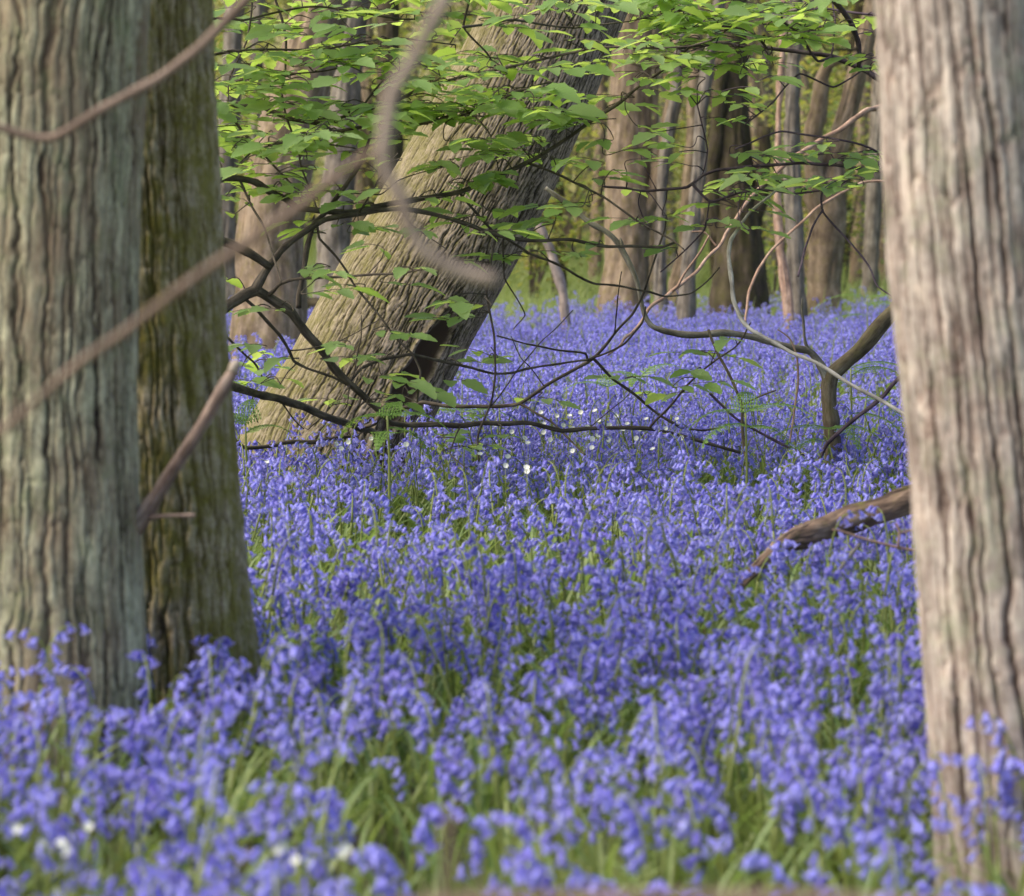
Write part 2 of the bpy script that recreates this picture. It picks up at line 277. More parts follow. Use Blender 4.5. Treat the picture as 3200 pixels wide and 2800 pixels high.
# ------------------------------------------------------------------ trunks
def trunk(name, pts, rad, nu, nv, mat, parent, amp, kind, cell=(0.035, 0.2), seed=1, flare=0.0, lump=0.05, hollow=None, flen=0.35, wav=1.0):
    q, r = catmull(pts, rad, nv); T, Nn, B = frames(q); th = np.arange(nu) / nu * 2 * math.pi
    Lc = np.concatenate([[0], np.cumsum(np.linalg.norm(np.diff(q, axis=0), axis=1))])
    TH, V = np.meshgrid(th, Lc); RR = np.repeat(r[:, None], nu, 1)
    rm = float(np.mean(r)); cx, sx = np.cos(TH) * rm, np.sin(TH) * rm
    RR = RR * (1 + lump * noise3(np.cos(TH) * 1.4, np.sin(TH) * 1.4, V * 1.3 + seed, seed))
    if flare: RR = RR * (1 + flare * np.exp(-V / flen) * (0.75 + 0.5 * np.cos(5 * TH + seed) * np.exp(-V / (flen * 1.3))))
    a, b = cell; per = max(6, int(round(2 * math.pi * rm / a))); U = TH / (2 * math.pi) * per
    warp = 0.5 * noise3(cx / (a * 2.2), sx / (a * 2.2), V / (b * 0.9), seed + 1) + 0.2 * noise3(cx / (a * .7), sx / (a * .7), V / (b * 0.22), seed + 2)
    warp_s = 0.35 * noise3(cx / (a * 3), sx / (a * 3), V / (b * .8), seed + 9)
    if kind == 'plate':
        e = worley_edge(U + warp, V / b + warp_s, per, seed); rg = sstep(0.015, 0.2, e)
        e2 = worley_edge(U * 2 + 2 * warp, V / (b * 0.5), per * 2, seed + 5); rg = rg * (0.62 + 0.38 * sstep(0.0, 0.22, e2))
    elif kind == 'furrow':
        n = np.abs(noise3(cx / a + warp * .55, sx / a + warp * .55, V / b, seed + 4)); n2 = np.abs(noise3(cx / (a * .5) + warp, sx / (a * .5), V / (b * .5), seed + 6))
        rg = sstep(0.02, 0.42, n) * 0.75 + sstep(0.0, 0.4, n2) * 0.25
    elif kind == 'crack':
        jag = 0.10 * noise3(cx / .05, sx / .05, V / .018, seed + 1) + 0.22 * noise3(cx / .06, sx / .06, V / .07, seed + 2)
        rg = np.full_like(U, .9); tone = np.zeros_like(U)
        for q_, (mul, wid, dep, ln) in enumerate(((1.0, .13, 1.0, 1.0), (1.43, .12, .8, .7), (2.3, .16, .55, .4))):
            n_ = max(5, round(per * mul)); ph = TH / (2 * math.pi) * n_ + jag * mul ** .5 * min(1, .5 + wav * .5) + .75 * wav * noise3(cx / (a * 2.6), sx / (a * 2.6), V / (b * 1.2 * ln), seed + 20 + q_) + .3 * wav * noise3(cx / a, sx / a, V / (b * .4 * ln), seed + 30 + q_)
            fr = np.abs(ph - np.floor(ph) - .5); pid_ = np.floor(ph + .5) % n_
            pres = sstep(-.25, .25, noise3(pid_ * 3.7, pid_ * 0, V / (b * ln) + pid_ * 5.1, seed + 40 + q_) + .15)
            w_ = wid * (.45 + .55 * pres) * (1 + .5 * noise3(cx / a, sx / a, V / .03, seed + 50 + q_)); c_ = (1 - sstep(.15 * w_, w_, .5 - fr)) * pres * dep
            cell_ = np.floor(ph); vv = V / (b * .6 * ln) + cell_ * .37 + .12 * noise3(cx / .012, sx / .012, V / .05, seed + 60 + q_); brk = (1 - sstep(.0, .035, np.abs(vv - np.floor(vv) - .5))) * (h01(cell_.astype(np.int64) % n_, np.floor(vv).astype(np.int64), np.zeros_like(cell_).astype(np.int64), seed + 70) > .45) * .45 * dep
            rg = rg - np.maximum(c_ * .9, brk); tone = tone + .09 * (h01(cell_.astype(np.int64) % n_, np.floor(V / (b * .7) + cell_ * .37).astype(np.int64), np.zeros_like(cell_).astype(np.int64), seed + q_) - .5)
        rg = np.clip(rg + tone + .10 * noise3(cx / .007, sx / .007, V / .02, seed + 13) + .12 * noise3(cx / .02, sx / .02, V / .05, seed + 12), 0, 1)
    else:   # braided ridges running along the trunk
        e = worley_edge(U + warp * 0.8, V / b + warp_s, per, seed); rg = sstep(0.0, 0.5, e)
        rg = rg * (0.6 + 0.4 * (noise3(cx / .05, sx / .05, V / .03, seed + 8) * .5 + .5))
    fine = noise3(cx / (a * .22), sx / (a * .22), V / (b * .22), seed + 3)
    H = rg + 0.16 * fine; hf = np.zeros_like(H)
    D = amp * (H - 0.6)
    if hollow is not None:
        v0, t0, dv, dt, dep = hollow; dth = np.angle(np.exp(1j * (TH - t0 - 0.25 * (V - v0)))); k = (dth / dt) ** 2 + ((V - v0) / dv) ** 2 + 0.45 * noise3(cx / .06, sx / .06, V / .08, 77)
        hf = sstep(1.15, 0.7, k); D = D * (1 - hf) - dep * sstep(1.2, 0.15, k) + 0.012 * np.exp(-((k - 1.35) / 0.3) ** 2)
    RR = RR + D
    v = q[:, None, :] + RR[..., None] * (np.cos(TH)[..., None] * Nn[:, None, :] + np.sin(TH)[..., None] * B[:, None, :])
    bc = np.stack([cx, sx, V], -1)
    A = Acc(); A.v = [v.reshape(-1, 3)]; A.b = [bc.reshape(-1, 3)]; A.n = nu * nv
    fs = grid_faces(nv, nu); A.f = list(map(tuple, fs)); A.m = [0] * len(fs)
    A.f.append(tuple((nv - 1) * nu + j for j in range(nu))); A.m.append(0)
    me = A.mesh(name, [mat], parent.location if parent is not None else (0, 0, 0))
    for nm, arr in (('ridge', np.clip(H, 0, 1)), ('hollow', hf)):
        at = me.attributes.new(nm, 'FLOAT', 'POINT'); at.data.foreach_set('value', arr.ravel())
    return link(name, me, parent), v, q, r
def colpts(px_list, d, zb=-0.12):
    """trunk axis through photo pixels (px, py) at depth d, first point dropped to the ground"""
    pts = [P(x, y, d) for x, y in px_list]; b = pts[0].copy(); k = pts[1] - pts[0]
    b2 = b + k * ((zb - b.z) / k.z); return [b2] + pts[1:]
def up_to(pts, z):
    k = pts[-1] - pts[-2]; return pts + [pts[-1] + k * ((z - pts[-1].z) / k.z)]

# front left: plated trunk with a snapped stub
pts = up_to(colpts([(92, 2560), (95, 2000), (95, 1300), (108, 700), (130, 0)], 5.4), 4.5)
t = thing('tree', (pts[0].x, pts[0].y, 0), 'thick grey-green trunk with plated bark and a snapped stub on its side', 'tree')
_, tv, tq, tr = trunk('trunk', pts, [0.235, 0.212, 0.2, 0.198, 0.202, 0.19], 420, 620, M['bark_plate'], t, 0.009, 'crack', (0.052, 0.3), 3, 0.15, 0.03, wav=.42)
a = Acc(); d0 = 5.42
tube(a, [P(360, 1735, 5.42), P(425, 1655, 5.40), P(520, 1510, 5.34), P(640, 1315, 5.27), P(700, 1205, 5.23), P(733, 1150, 5.22)], [0.02, 0.0165, 0.0135, 0.0115, 0.0125, 0.0115], 40, 12, 0, 0.004)
stub = link('broken_branch', a.mesh('broken_branch', [M['snag']], t.location), t)
a = Acc(); tube(a, [P(728, 1158, 5.22), P(740, 1138, 5.215), P(746, 1128, 5.215)], [0.0118, 0.011, 0.004], 6, 9, 0, 0.002)
link('snapped_tip', a.mesh('snapped_tip', [M['snapped']], t.location), stub)
a = Acc(); tube(a, [P(470, 1618, 5.36), P(520, 1612, 5.34), P(612, 1610, 5.3)], [0.005, 0.0038, 0.003], 14, 7, 0, 0.002)
link('side_twig', a.mesh('side_twig', [M['snag']], t.location), stub)

# mossy trunk just behind it
pts = up_to(colpts([(500, 2600), (478, 2100), (462, 1500), (440, 1000), (412, 400), (398, 0)], 5.95), 4.5)
t = thing('tree', (pts[0].x, pts[0].y, 0), 'brown trunk covered in olive moss, half hidden by the grey-green trunk', 'tree')
trunk('trunk', pts, [0.215, 0.198, 0.185, 0.174, 0.17, 0.17, 0.165], 420, 560, M['bark_moss'], t, 0.014, 'crack', (0.032, 0.16), 8, 0.3, flen=.42, wav=.5)

# right: pale furrowed trunk out of focus
pts = up_to(colpts([(3240, 2900), (3205, 2500), (3150, 2000), (3095, 1400), (3030, 800), (2972, 0)], 4.56), 4.2)
t = thing('tree', (pts[0].x, pts[0].y, 0), 'pale pinkish grey furrowed trunk, large and blurred at the right edge', 'tree')
trunk('trunk', pts, [0.158, 0.144, 0.134, 0.13, 0.126, 0.116, 0.105], 420, 560, M['bark_pale'], t, 0.012, 'crack', (0.042, 0.5), 21, 0.1, 0.03, wav=.3)

# the leaning trunk in focus
DL = 11.0
lp = [P(985, 1520, DL), P(1045, 1380, DL), P(1120, 1230, DL), P(1265, 950, DL), P(1395, 720, DL), P(1515, 500, DL), P(1640, 250, DL), P(1722, 60, DL)]
k = lp[0] - lp[1]; lp[0] = lp[0] + k * ((-0.15 - lp[0].z) / k.z); lp = up_to(lp, 5.2)
t = thing('leaning_tree', (lp[0].x, lp[0].y, 0), 'stout trunk leaning right, ridged tan bark with a dark hollow near its foot', 'tree')
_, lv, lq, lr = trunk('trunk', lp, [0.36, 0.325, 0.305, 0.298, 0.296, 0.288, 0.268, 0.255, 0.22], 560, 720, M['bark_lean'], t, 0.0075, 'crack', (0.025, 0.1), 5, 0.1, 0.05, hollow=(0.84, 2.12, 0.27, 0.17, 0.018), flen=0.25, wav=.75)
# ------------------------------------------------------------------ background trees
def bg_tree(label, pix, wpx, d, mat, limbs=(), seed=1, group=None, top=8.0, flare=0.18):
    pts = up_to(colpts(pix, d), top); s = F / d; rad = [x / 2 / s for x in wpx]; rad = rad + [rad[-1] * 0.8]
    t = thing('tree', (pts[0].x, pts[0].y, 0), label, 'tree', group)
    trunk('trunk', pts, rad, 64, 150, mat, t, 0.02, 'furrow', (0.06, 0.4), seed, flare, 0.07)
    if d < 34:
        for k in range(random.randint(2, 4)):
            j = random.randint(45, 110); sg = random.choice((-1, 1)); q0 = Vector(np.array(pts[0]) * 0) ; c0 = catmull(pts, rad, 150)[0][j]
            e = Vector(c0) + Vector((sg * random.uniform(.3, .9), random.uniform(-.5, .2), random.uniform(-.1, .8))); m_ = Vector(c0).lerp(e, .5) + Vector((0, 0, random.uniform(-.12, .12)))
            A_ = Acc(); tube(A_, [tuple(c0), m_, e, e + Vector((sg * random.uniform(.1, .5), 0, random.uniform(-.2, .3)))], [.02, .014, .009, .004], 26, 7, 0, .03)
            link('branch', A_.mesh('branch', [M['bark_dark'] if k else mat], t.location), t)
    for lp_, lw in limbs:
        a = Acc(); tube(a, [P(x, y, d - 0.05 * i) for i, (x, y) in enumerate(lp_)], [x / 2 / s for x in lw], None, 14, 0, 0.02)
        link('limb', a.mesh('limb', [mat], t.location), t)
    return t
bg_tree('tan forked trunk standing just right of the leaning trunk', [(1948, 1040), (1950, 950), (1962, 820), (1960, 650), (1965, 400), (1975, 150), (1985, 0)], [190, 160, 135, 140, 135, 125, 120], 26, M['bark_tan'], [([(1985, 760), (2020, 660), (2062, 540), (2090, 400), (2120, 200), (2140, -60)], [60, 62, 55, 48, 45, 40])], 2)
bg_tree('slim grey stem rising behind the fork of the tan trunk', [(2064, 1040), (2064, 900), (2064, 700), (2076, 500), (2107, 300), (2135, 60)], [52, 42, 26, 28, 28, 26], 24, M['bark_grey'], (), 4)
bg_tree('straight smooth grey-blue stem with a dark right side', [(2140, 1060), (2148, 900), (2158, 740), (2183, 550), (2198, 300), (2232, 100)], [60, 52, 44, 42, 38, 34], 23, M['bark_grey'], (), 6)
bg_tree('tan stem close beside the grey-blue stem', [(2108, 1040), (2122, 880), (2200, 650), (2240, 450), (2262, 250), (2275, 60)], [66, 56, 50, 44, 38, 36], 27, M['bark_tan'], [([(2240, 460), (2228, 234), (2262, 150), (2278, 100)], [14, 14, 12, 10]), ([(2228, 234), (2150, 240), (2072, 236)], [13, 11, 8])], 9)
bg_tree('broad dark mossy trunk with a shadowy wide foot', [(2310, 1010), (2312, 900), (2312, 780), (2300, 600), (2290, 400), (2290, 150)], [210, 170, 150, 120, 100, 90], 25, M['bark_dark'], [([(2250, 760), (2225, 600), (2240, 420), (2250, 200)], [60, 52, 44, 40]), ([(2350, 700), (2385, 560), (2390, 400)], [60, 46, 40])], 12)
bg_tree('thin pinkish pole touching the tan and grey pair', [(2466, 1040), (2458, 930), (2440, 780), (2430, 600), (2432, 400), (2445, 150)], [38, 32, 28, 25, 22, 20], 22, M['twig_pink'], (), 14)
bg_tree('two-toned tan and grey stem right of the pinkish pole', [(2494, 1010), (2492, 900), (2482, 700), (2474, 500), (2478, 300), (2486, 60)], [64, 54, 52, 48, 44, 40], 24, M['bark_grey'], (), 16)
bg_tree('large forked tan trunk with dark right flank and burred limb', [(2575, 1000), (2576, 900), (2582, 780), (2590, 660), (2610, 500), (2655, 330), (2710, 100)], [125, 105, 112, 112, 66, 60, 58], 27, M['bark_tan'], [([(2570, 720), (2548, 600), (2540, 480), (2560, 300), (2585, 205), (2640, 190)], [70, 72, 66, 54, 40, 22])], 18)
bg_tree('far stem with warm orange-tan bark', [(2715, 850), (2712, 760), (2712, 620), (2700, 450), (2710, 200)], [50, 44, 44, 40, 38], 42, M['bark_tan'], (), 20)
bg_tree('far brown stem close to the pale blurred trunk', [(2775, 880), (2762, 780), (2745, 600), (2730, 400), (2740, 200)], [46, 40, 36, 34, 32], 38, M['bark_tan'], (), 22)
bg_tree('big mossy tan trunk seen between the mossy and leaning trunks', [(840, 1060), (848, 900), (842, 760), (858, 600), (905, 400), (960, 200), (1010, 0)], [260, 225, 215, 210, 200, 175, 165], 19, M['bark_tan'], (), 24)
bg_tree('lilac-grey trunk behind the left flank of the leaning trunk', [(1030, 1010), (1036, 900), (1042, 760), (1060, 560), (1080, 300), (1100, 100)], [130, 112, 104, 96, 90, 86], 27, M['bark_grey'], (), 26)
bg_tree('narrow lilac-grey trunk beside the right edge of the mossy trunk', [(712, 1010), (708, 880), (700, 740), (705, 560), (720, 300), (730, 100)], [90, 80, 74, 70, 66, 60], 28, M['bark_grey'], (), 28)
bg_tree('dark stem rising above the leaves at top centre', [(1230, 950), (1230, 800), (1222, 500), (1215, 250), (1212, 60)], [90, 84, 76, 70, 66], 33, M['bark_dark'], (), 30)
bg_tree('brown stem above the lilac-grey trunk, hung with leaves', [(1130, 930), (1128, 800), (1120, 500), (1090, 250), (1060, 60)], [80, 74, 68, 66, 62], 36, M['bark_tan'], (), 31)
# pale dead pole leaning against the leaning trunk
a = Acc(); dd = 21; tube(a, [P(1640, 560, dd), P(1664, 643, dd), P(1695, 723, dd), P(1721, 786, dd), P(1752, 897, dd), P(1765, 983, dd), P(1772, 1090, dd)], [.022, .026, .034, .036, .038, .036, .04], 40, 12, 0, 0.012)
tag(link('dead_pole', a.mesh('dead_pole', [M['twig_nearpale']])), 'pale curved dead pole planted in the bluebells right of the leaning trunk', 'dead pole')
a = Acc(); dd = 22; tube(a, [P(800, 940, dd), P(880, 938, dd), P(960, 950, dd), P(1080, 965, dd)], [.05, .055, .06, .06], 30, 12, 0, 0.02)
tag(link('fallen_log', a.mesh('fallen_log', [M['bark_dark']])), 'dark fallen log lying behind the foot of the leaning trunk', 'log')
# far stems, many alike
far = [(1610, 52), (1690, 40), (1762, 46), (1838, 30), (2020, 40), (2335, 44), (2395, 30), (2420, 44), (2528, 30), (2660, 40), (1300, 44), (1370, 40), (950, 46), (780, 50), (1172, 36), (2790, 44), (1815, 60), (2375, 60), (1745, 26), (2620, 36), (2205, 34), (640, 60), (500, 60), (300, 50), (100, 60), (2950, 60), (3100, 50), (3250, 60)]
far += [(x_, w_) for x_, w_ in zip(range(1700, 2760, 62), [18, 26, 14, 22, 30, 16, 24, 18, 28, 14, 20, 26, 16, 24, 18, 22, 16, 20])]
for i, (x, wd) in enumerate(far):
    d = 44 + (i * 37) % 24; lean = random.uniform(-50, 50)
    y0 = YH + CAMH * F / d
    bg_tree('blurred narrow stem far back among the green leaves of the wood', [(x - lean * .6, y0 + 20), (x - lean * .3, y0 - 150), (x, 350), (x + lean, 0)], [wd * 1.1, wd, wd * .9, wd * .8], d, random.choice([M['bark_tan'], M['bark_tan'], M['bark_grey'], M['bark_dark']]), (), 40 + i, 'far stems deep in the wood', 10)

mid = [(2035, 60), (2080, 40), (2152, 46), (2244, 56), (2352, 50), (2405, 40), (2520, 44), (2652, 56), (2692, 44), (2735, 50), (1868, 40), (1738, 44), (1660, 40), (800, 44), (1150, 50)]
for i, (x, wd) in enumerate(mid):
    d = 33 + (i * 5) % 9; y0 = YH + CAMH * F / d; ln = random.uniform(-70, 70)
    bg_tree('brown or grey stem in the middle distance, wedged between the nearer trunks', [(x - ln * .5, y0 + 20), (x - ln * .3, y0 - 120), (x + random.uniform(-12, 12), 420), (x + ln * .7, 0)], [wd * 1.15, wd, wd * .9, wd * .8], d, [M['bark_tan'], M['bark_grey'], M['bark_tan'], M['bark_dark']][i % 4], (), 140 + i, 'stems in the middle distance', 9)

# ------------------------------------------------------------------ leaves
def leaf(acc, base, dirv, up, L, W, droop=0.25, fold=0.25, mat=0, rows=8, teeth=0.1, rnd=None):
    dirv = np.array(dirv, float); dirv /= np.linalg.norm(dirv); up = np.array(up, float); side = np.cross(dirv, up); side /= np.linalg.norm(side) + 1e-9; up = np.cross(side, dirv)
    rnd = random.random() if rnd is None else rnd; b = np.array(base, float); v = []; bc = []
    twist = random.uniform(-.15, .15)
    for j in range(rows + 1):
        t = j / rows; c = b + dirv * L * (t - 0.12 * droop * t * t) - up * L * droop * t * t * 0.8
        wd = W * (max(0, math.sin(math.pi * min(1, t ** 0.82))) ** 0.75) * 0.5 * (1 + (teeth if j % 2 else -teeth)); s = side + up * twist * t
        lift = fold * wd
        v += [c - s * wd + up * lift, c, c + s * wd + up * lift]; bc += [(t, 1, rnd), (t, 0, rnd), (t, 1, rnd)]
    f = []
    for j in range(rows):
        k = j * 3; f += [(k, k + 1, k + 4, k + 3), (k + 1, k + 2, k + 5, k + 4)]
    acc.add(v, f, mat, bc)

SK = []     # skeleton samples of the leafy trees: (px, py, depth, position, tree key)
class LeafyTree:
    def __init__(s, key, name, trunk_pts, trad, label, mat):
        s.key = key; s.wood = mat; s.boughs = []; s.leaves = Acc()
        s.root = thing(name, (trunk_pts[0].x, trunk_pts[0].y, 0), label, 'tree'); a = Acc(); tube(a, trunk_pts, trad, 60, 16, 0, 0.01)
        link('trunk', a.mesh('trunk', [mat], s.root.location), s.root)
    def bough(s, pix, wpx, d0=None, d1=None, snap=True, part=None, sides=8, wob=0.006):
        d_s = d0
        if snap and SK:
            n = min((q for q in SK if q[4] == s.key), key=lambda q: (q[0] - pix[0][0]) ** 2 + (q[1] - pix[0][1]) ** 2, default=None)
            if n is not None and (n[0] - pix[0][0]) ** 2 + (n[1] - pix[0][1]) ** 2 < 35 ** 2: d_s = n[2]; pix = [(n[0], n[1])] + list(pix[1:])
        if d_s is None: d_s = 9.6
        d1 = d_s + random.uniform(-.35, .35) if d1 is None else d1
        n = len(pix); ds = [d_s + (d1 - d_s) * i / (n - 1) for i in range(n)]
        if isinstance(wpx, (int, float)): wpx = (wpx, wpx * 0.6)
        rad = np.interp(np.linspace(0, 1, n), np.linspace(0, 1, len(wpx)), wpx) / 2
        acc = Acc(); s.boughs.append(acc)
        q, r = tube(acc, [P(x, y, d) for (x, y), d in zip(pix, ds)], [rr * d / F for rr, d in zip(rad, ds)], 6 * n, sides, 0, wob, True, .45)
        pp, _ = catmull([(x, y, d) for (x, y), d in zip(pix, ds)], [0] * n, 6 * n)
        SK.extend((a, b, c, Vector(p), s.key, acc) for (a, b, c), p in zip(pp, q))
    def spray(s, px, py, n=5, size=0.108, ang=None, spread=0.16, flat=0.8):
        cand = [q for q in SK if q[4] == s.key]
        n0 = min(cand, key=lambda q: (q[0] - px) ** 2 + 1.6 * (q[1] - py) ** 2)
        d = n0[2] + random.uniform(-0.35, 0.25); c = P(px, py, d); st = n0[3]
        ang = random.uniform(0, 2 * math.pi) if ang is None else ang
        hv = Vector((math.cos(ang), math.sin(ang), random.uniform(-.15, .15))).normalized(); length = 0.035 * n + 0.03
        p0 = c - hv * length * .5; p1 = c + hv * length * .5
        if (p1 - st).length < (p0 - st).length: p0, p1, hv = p1, p0, -hv
        mid = st.lerp(p0, .55) + Vector((random.uniform(-.02, .02), random.uniform(-.02, .02), random.uniform(0, .03)))
        tube(n0[5], [st, mid, p0, p0.lerp(p1, .5) + Vector((0, 0, .006)), p1], [.0022, .002, .0016, .0012, .0008], 18, 5, 0, 0.003, False)
        for i in range(n):
            t = (i + .6) / n; b = p0.lerp(p1, t); sd = 1 if i % 2 else -1; yaw = sd * random.uniform(.6, 1.1) if i < n - 1 else random.uniform(-.3, .3)
            dv = Matrix.Rotation(yaw, 3, 'Z') @ hv; dv = Vector((dv.x, dv.y, random.uniform(-.3, .14))).normalized()
            up = Vector((random.gauss(0, .2), random.gauss(-.16, .24), 1)).normalized(); L = size * random.uniform(.6, 1.25) * (0.75 + .35 * t)
            leaf(s.leaves, b, dv, up, L, L * random.uniform(.42, .56), random.uniform(.02, .3), random.uniform(.1, .4), 0)
    def finish(s):
        o = s.root.location
        for a in s.boughs: link('bough', a.mesh('bough', [s.wood], o), s.root)
        if s.leaves.n: link('foliage', s.leaves.mesh('foliage', [M['leaf']], o), s.root)

TL = LeafyTree('L', 'young_chestnut', [P(560, 1900, 9.0) * 1, P(540, 1500, 9.0), P(520, 1000, 9.0), P(530, 500, 9.0), P(520, -300, 9.0), P(540, -900, 9.0)], [.09, .075, .07, .06, .05, .04],
    'young leafy chestnut with dark crooked boughs reaching across the leaning trunk', M['twig_dark'])
b = TL.bough
b([(520, 1010), (620, 1000), (698, 966), (760, 926), (797, 911), (841, 933), (908, 974), (945, 1018), (993, 1084), (1037, 1143), (1092, 1195), (1147, 1246), (1195, 1298), (1217, 1324), (1239, 1326), (1335, 1330), (1435, 1332), (1530, 1318), (1642, 1324), (1753, 1344), (1837, 1338), (2032, 1338), (2100, 1355), (2234, 1389), (2316, 1415)], (40, 38, 34, 30, 26, 22, 18, 17, 16, 14, 12, 9), 9.0, 9.9)
b([(797, 911), (824, 851), (847, 816), (894, 772), (968, 716), (997, 696), (1026, 684), (1117, 669), (1187, 655), (1260, 657), (1346, 670), (1474, 703), (1558, 739), (1642, 753), (1781, 753), (1949, 773), (2060, 773), (2105, 757)], (30, 24, 20, 18, 16, 14, 12, 10, 7), None, 9.6)
b([(520, 640), (600, 600), (672, 570), (701, 555), (748, 560), (801, 573), (848, 599), (894, 620), (932, 652), (982, 656), (1056, 662), (1114, 661), (1158, 649), (1260, 631), (1446, 594), (1558, 550), (1670, 499), (1781, 430), (1893, 346), (2004, 268), (2100, 195), (2157, 146), (2213, 129), (2286, 82)], (22, 22, 21, 20, 19, 17, 15, 12, 8, 5), 9.0, 9.9)
b([(520, 700), (600, 720), (686, 752), (719, 763), (777, 793), (815, 819), (836, 834)], (30, 30, 26), 9.0, 9.15)
b([(560, 1150), (660, 1185), (731, 1209), (797, 1228), (871, 1246), (945, 1268), (1018, 1298), (1092, 1324), (1140, 1338), (1184, 1364), (1240, 1400)], (28, 27, 24, 20), 9.0, 10.55)
b([(1140, 1338), (1173, 1320), (1202, 1287), (1295, 1265), (1317, 1257), (1391, 1271), (1530, 1268), (1619, 1260), (1698, 1207), (1837, 1129), (1865, 1106), (1921, 1040), (1977, 984), (2010, 917), (2026, 866), (2058, 770), (2077, 716), (2081, 672)], (13, 13, 12, 11, 9, 7, 5), None, 9.8)
b([(1096, 1190), (1129, 1154), (1203, 1121), (1276, 1106), (1295, 1112), (1350, 1128), (1391, 1135), (1474, 1151), (1547, 1168), (1603, 1168), (1698, 1140), (1837, 1125)], (11, 11, 9, 7), None, 9.7)
b([(1837, 1125), (1876, 1112), (1949, 1073), (2004, 1012), (2020, 960)], (8, 5)); b([(1837, 1129), (1826, 1104), (1725, 1095), (1642, 1076), (1547, 1048)], (8, 5))
b([(1837, 1129), (1859, 1123), (1921, 1190), (2004, 1252), (2123, 1339), (2193, 1342), (2246, 1336)], (10, 9, 7)); b([(760, 926), (801, 963), (834, 999), (875, 1047), (904, 1095), (923, 1128), (963, 1150), (1037, 1176), (1085, 1202)], (11, 10, 8))
b([(1126, 511), (1070, 590), (1012, 664), (979, 693), (973, 731), (962, 781), (953, 854), (938, 925), (937, 960)], (13, 15, 17, 18), 9.35, 9.25, False); b([(1126, 511), (1150, 440), (1160, 400)], (12, 8))
b([(830, 935), (871, 892), (909, 877), (953, 872), (1070, 866), (1251, 851), (1335, 837)], (12, 10, 7))
for pl, w_ in [([(787, -60), (787, 0), (770, 128), (720, 240), (705, 330)], 8), ([(850, -60), (859, 0), (898, 123), (893, 223), (882, 290), (898, 374), (937, 502), (965, 575), (988, 653)], 9), ([(700, 330), (742, 385), (809, 469), (876, 547), (921, 597), (950, 650)], 9), ([(748, 562), (809, 686), (848, 781), (876, 887)], 8),
    ([(520, 350), (670, 335), (798, 329), (893, 363), (993, 385), (1044, 411), (1140, 396), (1335, 379), (1463, 352), (1603, 296), (1698, 262)], (16, 14, 12, 10, 6)), ([(520, 300), (675, 268), (781, 245), (921, 229), (1060, 210)], 8), ([(670, 345), (675, 473), (692, 517), (695, 557)], 9),
    ([(993, 385), (1112, 357), (1223, 324), (1350, 260), (1480, 230), (1558, 215), (1725, 176), (1837, 153), (2032, 148), (2157, 141), (2225, 120)], (9, 9, 8, 6)), ([(1463, -50), (1463, 0), (1446, 84), (1519, 162), (1552, 212)], 9), ([(1112, 357), (1200, 250), (1307, 201), (1402, 246)], 7),
    ([(1642, 508), (1753, 552), (1893, 619), (2004, 698), (2105, 752), (2140, 780)], 8), ([(1435, 598), (1491, 664), (1547, 725), (1636, 776), (1653, 787), (1781, 848), (1865, 887), (2032, 910), (2077, 923), (2156, 913), (2250, 834)], (8, 8, 7, 5)), ([(1547, 735), (1525, 917), (1547, 1045), (1550, 1168), (1536, 1257), (1497, 1363), (1498, 1440)], (6, 7, 7, 7)),
    ([(1569, 745), (1575, 865), (1614, 932), (1636, 982), (1610, 1030)], 6), ([(990, 700), (1000, 748), (1084, 843), (1118, 900), (1184, 981), (1239, 1058), (1284, 1106), (1313, 1165), (1306, 1257)], (8, 7, 7)), ([(1619, 1263), (1725, 1318), (1781, 1374), (1826, 1419)], (8, 6)), ([(2029, 1338), (2117, 1240), (2205, 1152), (2293, 1082), (2351, 1011)], (8, 5)),
    ([(1117, 669), (1180, 560), (1240, 480)], 6), ([(701, 555), (800, 470), (920, 440), (1060, 400)], 6), ([(675, 455), (780, 448), (930, 440), (1110, 465)], (7, 5)), ([(1060, 600), (1190, 610), (1250, 560), (1400, 520)], 5), ([(1260, 645), (1290, 700), (1400, 780)], 5), ([(1147, 1246), (1260, 1238), (1310, 1260)], 5),
    ([(904, 1095), (980, 1085), (1060, 1065), (1150, 1020), (1200, 995)], 5), ([(923, 1128), (895, 1160), (870, 1200)], 6), ([(1018, 1298), (960, 1340), (905, 1300)], 5), ([(797, 1228), (790, 1290), (805, 1320)], 5), ([(871, 1246), (920, 1310), (950, 1340)], 6), ([(1435, 1332), (1410, 1420), (1460, 1460)], 6), ([(1096, 1190), (1080, 1270), (1065, 1290)], 6), ([(1096, 1180), (1130, 1060), (1128, 985)], 5), ([(698, 1040), (790, 1130), (830, 1200)], 8), ([(1698, 1207), (1640, 1130), (1600, 1050)], 4), ([(1837, 1338), (1950, 1250), (2000, 1190)], 4), ([(1530, 1268), (1600, 1180), (1700, 1060), (1790, 970)], 5), ([(1921, 1040), (1935, 930), (1945, 850)], 5)]:
    b(pl, w_, 9.5 if len(pl) > 3 else None)
for pl in ([(530, 60), (760, 60), (1000, 20), (1250, 60), (1500, 40)], [(530, 190), (720, 160), (1000, 150), (1250, 120), (1420, 140)], [(1446, 84), (1600, 60), (1800, 90), (2050, 50)], [(520, -120), (900, -60), (1300, -80), (1700, -40)]): TL.bough(pl, (9, 8, 6, 4), 9.0, 9.9, False)
def polyrand(n, poly):
    out = []
    xs = [p[0] for p in poly]; ys = [p[1] for p in poly]
    while len(out) < n:
        x, y = random.uniform(min(xs), max(xs)), random.uniform(min(ys), max(ys)); ins = False
        for (x1, y1), (x2, y2) in zip(poly, poly[1:] + poly[:1]):
            if (y1 > y) != (y2 > y) and x < (x2 - x1) * (y - y1) / (y2 - y1) + x1: ins = not ins
        if ins: out.append((x, y))
    return out
